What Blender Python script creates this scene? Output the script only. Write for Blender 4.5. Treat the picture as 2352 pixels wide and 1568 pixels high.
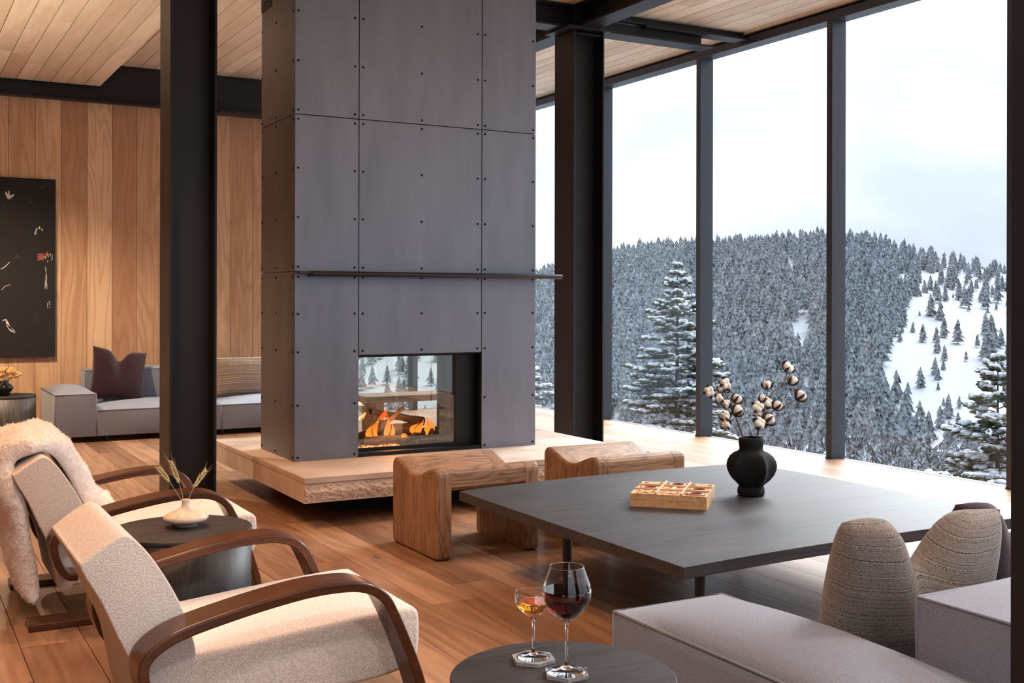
import bpy, bmesh, math, random
import numpy as np
from mathutils import Vector, Matrix

for o in list(bpy.data.objects): bpy.data.objects.remove(o)
S = bpy.context.scene
COL = S.collection
R = math.radians
rnd = random.Random(7)

# ------------------------------------------------------------------ camera
F_PX, YAW, ROLL, HOR, CAM_H = 2579.0, R(29.26), 0.002, 686.0, 1.35
cam = bpy.data.cameras.new('camera')
cam.sensor_width = 36.0
cam.lens = F_PX / 2352 * 36.0
cam.shift_y = -(784.0 - HOR) / 2352.0
cam.clip_start, cam.clip_end = 0.05, 6000
camo = bpy.data.objects.new('camera', cam)
COL.objects.link(camo)
camo.matrix_world = (Matrix.Translation((0, 0, CAM_H)) @ Matrix.Rotation(-YAW, 4, 'Z')
                     @ Matrix.Rotation(R(90), 4, 'X') @ Matrix.Rotation(ROLL, 4, 'Z'))
S.camera = camo

def ray(px, py):
    u, v = px - 1176, py - HOR
    cr, sr = math.cos(ROLL), math.sin(ROLL)
    u, v = u * cr + v * sr, -u * sr + v * cr
    x, y = u / F_PX, -v / F_PX
    c, s = math.cos(YAW), math.sin(YAW)
    return Vector((x * c + s, -x * s + c, y))
def at_z(px, py, z):
    r = ray(px, py); return Vector((0, 0, CAM_H)) + r * ((z - CAM_H) / r.z)
def at_y(px, py, Y):
    r = ray(px, py); return Vector((0, 0, CAM_H)) + r * (Y / r.y)

# ------------------------------------------------------------------ world, sun, exposure
S.view_settings.view_transform = 'Standard'
S.view_settings.look = 'None'
S.view_settings.gamma = 1.0
S.view_settings.use_curve_mapping = False
S.view_settings.exposure = 1.55
S.cycles.use_denoising = True
S.cycles.max_bounces = 9
S.cycles.diffuse_bounces = 4
S.cycles.glossy_bounces = 4
S.cycles.transmission_bounces = 8
S.cycles.transparent_max_bounces = 16
S.cycles.caustics_reflective = False
S.cycles.caustics_refractive = False
S.cycles.sample_clamp_indirect = 6.0

W = bpy.data.worlds.new('overcast_sky'); S.world = W; W.use_nodes = True
def build_world():
    nt = W.node_tree; nt.nodes.clear(); N = nt.nodes.new; L = nt.links.new
    tc = N('ShaderNodeTexCoord'); sep = N('ShaderNodeSeparateXYZ'); L(tc.outputs['Generated'], sep.inputs[0])
    up = N('ShaderNodeMath'); up.operation = 'MAXIMUM'; up.inputs[1].default_value = 0.0; L(sep.outputs['Z'], up.inputs[0])
    # overcast sky: brighter towards the zenith (1 + 2 sin) / 3
    g = N('ShaderNodeMath'); g.operation = 'MULTIPLY_ADD'; g.inputs[1].default_value = 1.9; g.inputs[2].default_value = 1.0
    L(up.outputs[0], g.inputs[0])
    mp = N('ShaderNodeMapping'); mp.inputs['Scale'].default_value = (1, 1, 2.6); L(tc.outputs['Generated'], mp.inputs[0])
    no = N('ShaderNodeTexNoise'); no.inputs['Scale'].default_value = 3.6; no.inputs['Detail'].default_value = 4; no.inputs['Roughness'].default_value = 0.48
    L(mp.outputs[0], no.inputs['Vector'])
    cr = N('ShaderNodeValToRGB'); e = cr.color_ramp.elements
    e[0].position = 0.38; e[0].color = (0.60, 0.68, 0.80, 1); e[1].position = 0.72; e[1].color = (0.90, 0.95, 1.0, 1)
    L(no.outputs['Fac'], cr.inputs[0])
    mul = N('ShaderNodeVectorMath'); mul.operation = 'SCALE'; L(cr.outputs[0], mul.inputs[0]); L(g.outputs[0], mul.inputs['Scale'])
    bg = N('ShaderNodeBackground'); bg.inputs['Strength'].default_value = 0.42; L(mul.outputs[0], bg.inputs['Color'])
    out = N('ShaderNodeOutputWorld'); L(bg.outputs[0], out.inputs[0])
build_world()

sl = bpy.data.lights.new('veiled_sun', 'SUN')
sl.energy = 5.5; sl.angle = R(50); sl.color = (0.92, 0.97, 1.0)
so = bpy.data.objects.new('veiled_sun', sl); COL.objects.link(so)
so.rotation_euler = Vector((-0.71, -0.28, -0.73)).to_track_quat('-Z', 'Y').to_euler()

# ------------------------------------------------------------------ helpers
def lin(c):
    c /= 255.0
    return c / 12.92 if c <= 0.04045 else ((c + 0.055) / 1.055) ** 2.4
def rgb(r, g, b): return (lin(r), lin(g), lin(b), 1)

def tag(o, label=None, cat=None, group=None, kind=None):
    if label: o['label'] = label
    if cat: o['category'] = cat
    if group: o['group'] = group
    if kind: o['kind'] = kind
    return o

class MB:
    def __init__(s): s.v = []; s.f = []; s.smooth = False
    def add(s, vs, fs):
        n = len(s.v); s.v += [tuple(p) for p in vs]; s.f += [tuple(i + n for i in f) for f in fs]; return s
    def box(s, x0, x1, y0, y1, z0, z1):
        return s.add([(x0,y0,z0),(x1,y0,z0),(x1,y1,z0),(x0,y1,z0),(x0,y0,z1),(x1,y0,z1),(x1,y1,z1),(x0,y1,z1)],
                     [(0,3,2,1),(4,5,6,7),(0,1,5,4),(1,2,6,5),(2,3,7,6),(3,0,4,7)])
    def prism_y(s, prof, y0, y1):       # profile of (x, z), counter-clockwise seen from -Y
        n = len(prof)
        vs = [(x, y0, z) for x, z in prof] + [(x, y1, z) for x, z in prof]
        fs = [tuple(range(n)), tuple(range(2*n-1, n-1, -1))] + [(i, i+n, (i+1) % n + n, (i+1) % n) for i in range(n)]
        return s.add(vs, fs)
    def prism_x(s, prof, x0, x1):       # profile of (y, z)
        n = len(prof)
        vs = [(x0, y, z) for y, z in prof] + [(x1, y, z) for y, z in prof]
        fs = [tuple(range(n-1, -1, -1)), tuple(range(n, 2*n))] + [((i+1) % n, (i+1) % n + n, i+n, i) for i in range(n)]
        return s.add(vs, fs)
    def prism_z(s, prof, z0, z1):       # profile of (x, y) counter-clockwise seen from above
        n = len(prof)
        vs = [(x, y, z0) for x, y in prof] + [(x, y, z1) for x, y in prof]
        fs = [tuple(range(n-1, -1, -1)), tuple(range(n, 2*n))] + [(i, (i+1) % n, (i+1) % n + n, i+n) for i in range(n)]
        return s.add(vs, fs)
    def lathe(s, prof, n=32, c=(0, 0, 0), mod=None, close=False):
        vs = []; fs = []; m = len(prof)
        for r, z in prof:
            for k in range(n):
                a = 2 * math.pi * k / n
                rr = r * (mod(a, z) if mod else 1)
                vs.append((c[0] + rr * math.cos(a), c[1] + rr * math.sin(a), c[2] + z))
        for i in range(m - 1):
            for k in range(n):
                fs.append((i*n + k, i*n + (k+1) % n, (i+1)*n + (k+1) % n, (i+1)*n + k))
        if close:
            for k in range(n): fs.append(((m-1)*n + k, (m-1)*n + (k+1) % n, (k+1) % n, k))
        else:
            fs.append(tuple(range(n-1, -1, -1))); fs.append(tuple(range((m-1)*n, m*n)))
        return s.add(vs, fs)
    def tube(s, path, rad, n=8, cap=True):
        path = [Vector(p) for p in path]
        if not hasattr(rad, '__len__'): rad = [rad] * len(path)
        vs = []; fs = []; up = Vector((0, 0, 1)); prev = None
        for i, p in enumerate(path):
            d = (path[min(i+1, len(path)-1)] - path[max(i-1, 0)])
            d = d.normalized() if d.length > 1e-9 else Vector((0, 0, 1))
            if prev is None:
                a = d.cross(up) if abs(d.dot(up)) < 0.95 else d.cross(Vector((1, 0, 0)))
            else: a = prev - d * prev.dot(d)
            a.normalize(); prev = a; b = d.cross(a)
            for k in range(n):
                t = 2 * math.pi * k / n
                q = p + (a * math.cos(t) + b * math.sin(t)) * rad[i]; vs.append(q[:])
        m = len(path)
        for i in range(m - 1):
            for k in range(n): fs.append((i*n+k, i*n+(k+1) % n, (i+1)*n+(k+1) % n, (i+1)*n+k))
        if cap: fs.append(tuple(range(n-1, -1, -1))); fs.append(tuple(range((m-1)*n, m*n)))
        return s.add(vs, fs)
    def ball(s, c, r, n=8, m=6, rot=None):
        c = Vector(c); r = Vector(r) if hasattr(r, '__len__') else Vector((r, r, r))
        vs = []; fs = []
        for i in range(m + 1):
            t = math.pi * i / m
            for k in range(n):
                a = 2 * math.pi * k / n
                q = Vector((r.x * math.sin(t) * math.cos(a), r.y * math.sin(t) * math.sin(a), r.z * math.cos(t)))
                if rot: q = rot @ q
                vs.append((c + q)[:])
        for i in range(m):
            for k in range(n): fs.append((i*n+k, (i+1)*n+k, (i+1)*n+(k+1) % n, i*n+(k+1) % n))
        return s.add(vs, fs)
    def build(s, name, mat, parent=None, loc=None, smooth=False, bevel=0, seg=2, subsurf=0, fix=False):
        me = bpy.data.meshes.new(name); me.from_pydata(s.v, [], s.f); me.update()
        if fix:
            bm = bmesh.new(); bm.from_mesh(me); bmesh.ops.remove_doubles(bm, verts=bm.verts, dist=1e-5)
            bmesh.ops.recalc_face_normals(bm, faces=bm.faces); bm.to_mesh(me); bm.free()
        return obj(name, me, mat, parent, loc, smooth, bevel, seg, subsurf)

def obj(name, me, mat, parent=None, loc=None, smooth=False, bevel=0, seg=2, subsurf=0):
    o = bpy.data.objects.new(name, me); COL.objects.link(o)
    if mat and not me.materials: me.materials.append(M[mat])
    if smooth: me.polygons.foreach_set('use_smooth', [True] * len(me.polygons))
    if bevel:
        b = o.modifiers.new('bevel', 'BEVEL'); b.width = bevel; b.segments = seg; b.limit_method = 'ANGLE'; b.angle_limit = R(32)
        b.harden_normals = False
    if subsurf:
        m = o.modifiers.new('sub', 'SUBSURF'); m.levels = subsurf; m.render_levels = subsurf
    if parent: o.parent = parent
    if loc is not None: o.location = loc
    return o

def empty(name, loc=(0, 0, 0), rz=0, label=None, cat=None, group=None, kind=None):
    o = bpy.data.objects.new(name, None); COL.objects.link(o); o.location = loc; o.rotation_euler = (0, 0, rz)
    o.empty_display_size = 0.1
    return tag(o, label, cat, group, kind)

def copy_tree(o, parent=None):
    c = o.copy(); COL.objects.link(c)
    if parent: c.parent = parent
    for ch in list(o.children): copy_tree(ch, c)
    return c

def spline(pts, n=6):
    P = [Vector(p) for p in pts]; out = []
    for i in range(len(P) - 1):
        p0, p1, p2, p3 = P[max(i-1, 0)], P[i], P[i+1], P[min(i+2, len(P)-1)]
        for k in range(n):
            t = k / n
            out.append(0.5 * ((2*p1) + (p2-p0)*t + (2*p0-5*p1+4*p2-p3)*t*t + (3*p1-p0-3*p2+p3)*t**3))
    out.append(P[-1]); return out

# ------------------------------------------------------------------ materials
M = {}
def mat(name):
    m = bpy.data.materials.new(name); m.use_nodes = True; M[name] = m
    nt = m.node_tree; b = nt.nodes['Principled BSDF']
    return m, nt, b, nt.nodes.new, nt.links.new
def plain(name, col, rough=0.5, metal=0.0, bump=0, bscale=200, spec=0.5, sheen=0, noise=0, nscale=3, stretch=(1, 1, 1)):
    m, nt, b, N, L = mat(name)
    b.inputs['Base Color'].default_value = col; b.inputs['Roughness'].default_value = rough
    b.inputs['Metallic'].default_value = metal; b.inputs['Specular IOR Level'].default_value = spec
    if sheen: b.inputs['Sheen Weight'].default_value = sheen; b.inputs['Sheen Roughness'].default_value = 0.5
    tc = N('ShaderNodeTexCoord')
    if bump:
        t = N('ShaderNodeTexNoise'); t.inputs['Scale'].default_value = bscale; t.inputs['Detail'].default_value = 3
        L(tc.outputs['Object'], t.inputs['Vector'])
        bp = N('ShaderNodeBump'); bp.inputs['Strength'].default_value = bump; bp.inputs['Distance'].default_value = 0.003
        L(t.outputs['Fac'], bp.inputs['Height']); L(bp.outputs[0], b.inputs['Normal'])
    if noise:
        mp = N('ShaderNodeMapping'); mp.inputs['Scale'].default_value = stretch; L(tc.outputs['Object'], mp.inputs[0])
        t = N('ShaderNodeTexNoise'); t.inputs['Scale'].default_value = nscale; t.inputs['Detail'].default_value = 5
        L(mp.outputs[0], t.inputs['Vector'])
        cr = N('ShaderNodeValToRGB'); e = cr.color_ramp.elements
        e[0].position = 0.3; e[1].position = 0.72
        e[0].color = tuple(max(0, c * (1 - noise)) for c in col[:3]) + (1,); e[1].color = tuple(min(1, c * (1 + noise)) for c in col[:3]) + (1,)
        L(t.outputs['Fac'], cr.inputs[0]); L(cr.outputs[0], b.inputs['Base Color'])
    return m

def wood(name, c_lo, c_hi, c_line, axis='Y', rings=9.0, across=5.0, along=0.45, line=0.5, rough=0.5, bump=0.15, tone=0.25, knots=0.0, spec=0.4, fine=0.35):
    m, nt, b, N, L = mat(name)
    tc = N('ShaderNodeTexCoord'); oi = N('ShaderNodeObjectInfo')
    off = N('ShaderNodeVectorMath'); off.operation = 'SCALE'; off.inputs[0].default_value = (37.3, 51.7, 23.9); L(oi.outputs['Random'], off.inputs['Scale'])
    add = N('ShaderNodeVectorMath'); add.operation = 'ADD'; L(tc.outputs['Object'], add.inputs[0]); L(off.outputs[0], add.inputs[1])
    mp = N('ShaderNodeMapping')
    mp.inputs['Scale'].default_value = {'X': (along, across, across), 'Y': (across, along, across), 'Z': (across, across, along)}[axis]
    L(add.outputs[0], mp.inputs[0])
    n1 = N('ShaderNodeTexNoise'); n1.inputs['Scale'].default_value = 1.0; n1.inputs['Detail'].default_value = 2.5; n1.inputs['Roughness'].default_value = 0.45; n1.inputs['Distortion'].default_value = 0.35
    L(mp.outputs[0], n1.inputs['Vector'])
    ml = N('ShaderNodeMath'); ml.operation = 'MULTIPLY'; ml.inputs[1].default_value = rings; L(n1.outputs['Fac'], ml.inputs[0])
    pp = N('ShaderNodeMath'); pp.operation = 'PINGPONG'; pp.inputs[1].default_value = 0.5; L(ml.outputs[0], pp.inputs[0])
    gl = N('ShaderNodeMapRange'); gl.inputs['From Min'].default_value = 0.02; gl.inputs['From Max'].default_value = 0.32
    gl.inputs['To Min'].default_value = 1.0; gl.inputs['To Max'].default_value = 0.0; L(pp.outputs[0], gl.inputs['Value'])
    mp2 = N('ShaderNodeMapping'); k = 9.0
    mp2.inputs['Scale'].default_value = {'X': (along*4, across*k, across*k), 'Y': (across*k, along*4, across*k), 'Z': (across*k, across*k, along*4)}[axis]
    L(add.outputs[0], mp2.inputs[0])
    n2 = N('ShaderNodeTexNoise'); n2.inputs['Scale'].default_value = 1.0; n2.inputs['Detail'].default_value = 5; n2.inputs['Roughness'].default_value = 0.65
    L(mp2.outputs[0], n2.inputs['Vector'])
    # base tone: broad streaks + board tone
    n3 = N('ShaderNodeTexNoise'); n3.inputs['Scale'].default_value = 0.6; n3.inputs['Detail'].default_value = 3; L(mp.outputs[0], n3.inputs['Vector'])
    t1 = N('ShaderNodeMath'); t1.operation = 'SUBTRACT'; t1.inputs[1].default_value = 0.5; L(oi.outputs['Random'], t1.inputs[0])
    t2 = N('ShaderNodeMath'); t2.operation = 'MULTIPLY_ADD'; t2.inputs[1].default_value = tone * 2; L(t1.outputs[0], t2.inputs[0]); L(n3.outputs['Fac'], t2.inputs[2])
    t3 = N('ShaderNodeMath'); t3.operation = 'SUBTRACT'; t3.inputs[1].default_value = 0.5; L(n2.outputs['Fac'], t3.inputs[0])
    t4 = N('ShaderNodeMath'); t4.operation = 'MULTIPLY_ADD'; t4.inputs[1].default_value = fine * 2; L(t3.outputs[0], t4.inputs[0]); L(t2.outputs[0], t4.inputs[2])
    cr = N('ShaderNodeValToRGB'); e = cr.color_ramp.elements; e[0].position = 0.2; e[0].color = c_lo; e[1].position = 0.8; e[1].color = c_hi
    L(t4.outputs[0], cr.inputs[0])
    lm = N('ShaderNodeMath'); lm.operation = 'MULTIPLY'; lm.inputs[1].default_value = line; L(gl.outputs[0], lm.inputs[0])
    lm2 = N('ShaderNodeMath'); lm2.operation = 'MULTIPLY'; L(lm.outputs[0], lm2.inputs[0]); L(n2.outputs['Fac'], lm2.inputs[1])
    mx = N('ShaderNodeMix'); mx.data_type = 'RGBA'; L(lm2.outputs[0], mx.inputs['Factor']); L(cr.outputs[0], mx.inputs['A']); mx.inputs['B'].default_value = c_line
    last = mx.outputs['Result']
    if knots:
        mk = N('ShaderNodeMapping'); mk.inputs['Scale'].default_value = {'X': (1.1, 3.0, 3.0), 'Y': (3.0, 1.1, 3.0), 'Z': (3, 3, 1.1)}[axis]; L(add.outputs[0], mk.inputs[0])
        vo = N('ShaderNodeTexVoronoi'); vo.inputs['Scale'].default_value = 1.3; L(mk.outputs[0], vo.inputs['Vector'])
        nd = N('ShaderNodeMath'); nd.operation = 'MULTIPLY_ADD'; nd.inputs[1].default_value = 0.10; L(n2.outputs['Fac'], nd.inputs[0]); L(vo.outputs['Distance'], nd.inputs[2])
        kr = N('ShaderNodeMapRange'); kr.inputs['From Min'].default_value = 0.07; kr.inputs['From Max'].default_value = 0.14; kr.inputs['To Min'].default_value = knots; kr.inputs['To Max'].default_value = 0.0
        L(nd.outputs[0], kr.inputs['Value'])
        mk2 = N('ShaderNodeMix'); mk2.data_type = 'RGBA'; L(kr.outputs[0], mk2.inputs['Factor']); L(last, mk2.inputs['A']); mk2.inputs['B'].default_value = tuple(c * 0.12 for c in c_line[:3]) + (1,)
        last = mk2.outputs['Result']
    L(last, b.inputs['Base Color'])
    b.inputs['Roughness'].default_value = rough; b.inputs['Specular IOR Level'].default_value = spec
    if bump:
        hs = N('ShaderNodeMath'); hs.operation = 'MULTIPLY_ADD'; hs.inputs[1].default_value = -0.8; L(lm2.outputs[0], hs.inputs[0]); L(n2.outputs['Fac'], hs.inputs[2])
        bp = N('ShaderNodeBump'); bp.inputs['Strength'].default_value = bump; bp.inputs['Distance'].default_value = 0.002
        L(hs.outputs[0], bp.inputs['Height']); L(bp.outputs[0], b.inputs['Normal'])
    return m

wood('oak_floor', rgb(122, 88, 66), rgb(178, 138, 108), rgb(90, 60, 42), 'Y', rings=8, across=4.2, along=0.5, line=0.75, rough=0.42, bump=0.08, tone=0.22, knots=0.85, spec=0.45)
wood('oak_ceiling', rgb(220, 200, 174), rgb(248, 236, 214), rgb(190, 160, 130), 'Y', rings=5, across=5, along=0.5, line=0.35, rough=0.5, bump=0.04, tone=0.35, knots=0.15)
wood('oak_wall', rgb(190, 148, 114), rgb(232, 196, 160), rgb(156, 106, 72), 'Z', rings=13, across=3.6, along=0.42, line=0.65, rough=0.5, bump=0.06, tone=0.30)
wood('stool_oak_long', rgb(136, 100, 72), rgb(180, 140, 108), rgb(66, 44, 30), 'X', rings=11, across=13, along=1.6, line=1.1, rough=0.5, bump=0.35, tone=0.05)
wood('stool_oak_up', rgb(126, 92, 66), rgb(170, 130, 98), rgb(62, 42, 30), 'Z', rings=11, across=13, along=1.3, line=1.1, rough=0.5, bump=0.4, tone=0.05)
wood('walnut_arm', rgb(64, 34, 18), rgb(100, 58, 32), rgb(40, 20, 10), 'X', rings=8, across=14, along=1.4, line=0.6, rough=0.28, bump=0.04, tone=0.08, spec=0.5)
wood('black_oak_table', rgb(42, 39, 41), rgb(62, 58, 61), rgb(24, 21, 23), 'X', rings=12, across=6, along=0.5, line=1.0, rough=0.5, bump=0.18, tone=0.04, spec=0.4)
wood('black_oak_up', rgb(34, 32, 33), rgb(56, 53, 54), rgb(18, 17, 18), 'Z', rings=10, across=8, along=0.6, line=1.0, rough=0.45, bump=0.2, tone=0.05)
wood('grey_oak_up', rgb(66, 62, 60), rgb(100, 95, 92), rgb(40, 37, 36), 'Z', rings=10, across=8, along=0.6, line=1.0, rough=0.5, bump=0.2, tone=0.05)
wood('pale_maple', rgb(206, 162, 118), rgb(232, 196, 154), rgb(168, 118, 78), 'X', rings=8, across=18, along=3, line=0.5, rough=0.4, bump=0.03, tone=0.1)
wood('x_piece_wood', rgb(212, 166, 118), rgb(236, 200, 152), rgb(170, 118, 74), 'X', rings=8, across=22, along=6, line=0.5, rough=0.4, bump=0.03, tone=0.1)
wood('o_piece_wood', rgb(120, 70, 42), rgb(158, 102, 66), rgb(84, 46, 26), 'X', rings=8, across=22, along=6, line=0.5, rough=0.4, bump=0.03, tone=0.1)
wood('bark', rgb(58, 44, 36), rgb(104, 84, 68), rgb(26, 18, 14), 'X', rings=10, across=22, along=4, line=1.2, rough=0.85, bump=0.8, tone=0.2)
wood('bench_wood', rgb(120, 92, 70), rgb(160, 128, 102), rgb(80, 58, 42), 'X', rings=10, across=6, along=0.6, line=0.8, rough=0.5, bump=0.1)

def steel(name, col, vary, rough, metal, streak=True):
    m, nt, b, N, L = mat(name)
    tc = N('ShaderNodeTexCoord'); oi = N('ShaderNodeObjectInfo')
    off = N('ShaderNodeVectorMath'); off.operation = 'SCALE'; off.inputs[0].default_value = (17, 29, 41); L(oi.outputs['Random'], off.inputs['Scale'])
    add = N('ShaderNodeVectorMath'); add.operation = 'ADD'; L(tc.outputs['Object'], add.inputs[0]); L(off.outputs[0], add.inputs[1])
    mp = N('ShaderNodeMapping'); mp.inputs['Scale'].default_value = (4.5, 4.5, 0.9); L(add.outputs[0], mp.inputs[0])
    n = N('ShaderNodeTexNoise'); n.inputs['Scale'].default_value = 1.2; n.inputs['Detail'].default_value = 6; n.inputs['Roughness'].default_value = 0.6; L(mp.outputs[0], n.inputs['Vector'])
    cr = N('ShaderNodeValToRGB'); e = cr.color_ramp.elements; e[0].position = 0.28; e[1].position = 0.75
    e[0].color = tuple(c * (1 - vary) for c in col[:3]) + (1,); e[1].color = tuple(c * (1 + vary) for c in col[:3]) + (1,)
    L(n.outputs['Fac'], cr.inputs[0]); L(cr.outputs[0], b.inputs['Base Color'])
    mr = N('ShaderNodeMapRange'); mr.inputs['To Min'].default_value = rough - 0.07; mr.inputs['To Max'].default_value = rough + 0.07; L(n.outputs['Fac'], mr.inputs['Value']); L(mr.outputs[0], b.inputs['Roughness'])
    b.inputs['Metallic'].default_value = metal
steel('blackened_steel', rgb(124, 126, 136), 0.16, 0.44, 0.88)
steel('column_steel', rgb(44, 44, 48), 0.12, 0.45, 0.5)
steel('frame_aluminium', rgb(58, 61, 68), 0.05, 0.42, 0.3)
plain('rivet_black', rgb(22, 22, 24), 0.35, 0.6)
plain('joint_black', rgb(14, 14, 15), 0.8)
plain('firebox_black', rgb(20, 20, 22), 0.45, 0.4)
plain('rod_steel', rgb(58, 57, 59), 0.35, 0.7)
plain('lamp_black', rgb(22, 22, 24), 0.5)

def stone():
    m, nt, b, N, L = mat('limestone')
    tc = N('ShaderNodeTexCoord'); n = N('ShaderNodeTexNoise'); n.inputs['Scale'].default_value = 5; n.inputs['Detail'].default_value = 7; L(tc.outputs['Object'], n.inputs['Vector'])
    cr = N('ShaderNodeValToRGB'); e = cr.color_ramp.elements; e[0].position = 0.3; e[0].color = rgb(186, 164, 146); e[1].position = 0.7; e[1].color = rgb(212, 192, 176)
    L(n.outputs['Fac'], cr.inputs[0]); L(cr.outputs[0], b.inputs['Base Color']); b.inputs['Roughness'].default_value = 0.6
    n2 = N('ShaderNodeTexNoise'); n2.inputs['Scale'].default_value = 90; n2.inputs['Detail'].default_value = 4; L(tc.outputs['Object'], n2.inputs['Vector'])
    bp = N('ShaderNodeBump'); bp.inputs['Strength'].default_value = 0.12; bp.inputs['Distance'].default_value = 0.003; L(n2.outputs['Fac'], bp.inputs['Height']); L(bp.outputs[0], b.inputs['Normal'])
stone()

def glass_pane(name, tint=(0.97, 0.985, 0.98, 1), refl=1.0):
    m, nt, b, N, L = mat(name); nt.nodes.remove(b)
    tr = N('ShaderNodeBsdfTransparent'); tr.inputs[0].default_value = tint
    gl = N('ShaderNodeBsdfGlossy'); gl.inputs['Roughness'].default_value = 0.0; gl.inputs[0].default_value = (1, 1, 1, 1)
    lw = N('ShaderNodeLayerWeight'); lw.inputs[0].default_value = 0.5
    pw = N('ShaderNodeMath'); pw.operation = 'POWER'; pw.inputs[1].default_value = 5.0; L(lw.outputs['Facing'], pw.inputs[0])
    mu = N('ShaderNodeMath'); mu.operation = 'MULTIPLY_ADD'; mu.inputs[1].default_value = 0.95 * min(refl, 1.0); mu.inputs[2].default_value = 0.04 * refl; L(pw.outputs[0], mu.inputs[0])
    mx = N('ShaderNodeMixShader'); L(mu.outputs[0], mx.inputs[0]); L(tr.outputs[0], mx.inputs[1]); L(gl.outputs[0], mx.inputs[2])
    L(mx.outputs[0], nt.nodes['Material Output'].inputs[0])
glass_pane('window_glass', (0.985, 0.99, 0.988, 1), 0.5)
glass_pane('fire_glass', (0.93, 0.93, 0.9, 1), 1.6)
glass_pane('thin_glass', (0.985, 0.985, 0.985, 1), 1.4)
for n_ in M['thin_glass'].node_tree.nodes:
    if n_.type == 'MATH' and n_.operation == 'POWER': n_.inputs[1].default_value = 3.2
def clear_glass():
    m, nt, b, N, L = mat('clear_glass')
    b.inputs['Base Color'].default_value = (1, 1, 1, 1); b.inputs['Roughness'].default_value = 0.0; b.inputs['IOR'].default_value = 1.45; b.inputs['Transmission Weight'].default_value = 1.0
clear_glass()
def liquid(name, col, ior=1.34):
    m, nt, b, N, L = mat(name)
    b.inputs['Base Color'].default_value = col; b.inputs['Roughness'].default_value = 0.0; b.inputs['IOR'].default_value = ior; b.inputs['Transmission Weight'].default_value = 1.0
liquid('red_wine', (0.05, 0.0006, 0.002, 1)); liquid('amber_drink', (1.0, 0.36, 0.02, 1))

def fabric(name, c1, c2, scale=260, bump=0.4, sheen=0.3, rough=0.9, dist=0.003):
    m, nt, b, N, L = mat(name)
    tc = N('ShaderNodeTexCoord'); n = N('ShaderNodeTexNoise'); n.inputs['Scale'].default_value = scale; n.inputs['Detail'].default_value = 2; L(tc.outputs['Object'], n.inputs['Vector'])
    cr = N('ShaderNodeValToRGB'); e = cr.color_ramp.elements; e[0].position = 0.35; e[0].color = c1; e[1].position = 0.65; e[1].color = c2
    L(n.outputs['Fac'], cr.inputs[0]); L(cr.outputs[0], b.inputs['Base Color']); b.inputs['Roughness'].default_value = rough; b.inputs['Specular IOR Level'].default_value = 0.15
    b.inputs['Sheen Weight'].default_value = sheen
    bp = N('ShaderNodeBump'); bp.inputs['Strength'].default_value = bump; bp.inputs['Distance'].default_value = dist; L(n.outputs['Fac'], bp.inputs['Height']); L(bp.outputs[0], b.inputs['Normal'])
fabric('boucle', rgb(212, 198, 188), rgb(242, 232, 225), 190, 0.7, 0.3, dist=0.004)
fabric('sofa_grey', rgb(114, 119, 135), rgb(144, 148, 163), 420, 0.25, 0.25)
fabric('piping_grey', rgb(112, 113, 122), rgb(140, 140, 150), 420, 0.2, 0.2)
fabric('plum_wool', rgb(36, 18, 27), rgb(58, 31, 42), 420, 0.4, 0.3)
fabric('fur_white', rgb(240, 232, 228), rgb(252, 249, 247), 46, 1.0, 0.6, dist=0.012)
fabric('coaster_grey', rgb(136, 134, 136), rgb(156, 154, 155), 160, 0.2, 0.0, 0.7)

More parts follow.
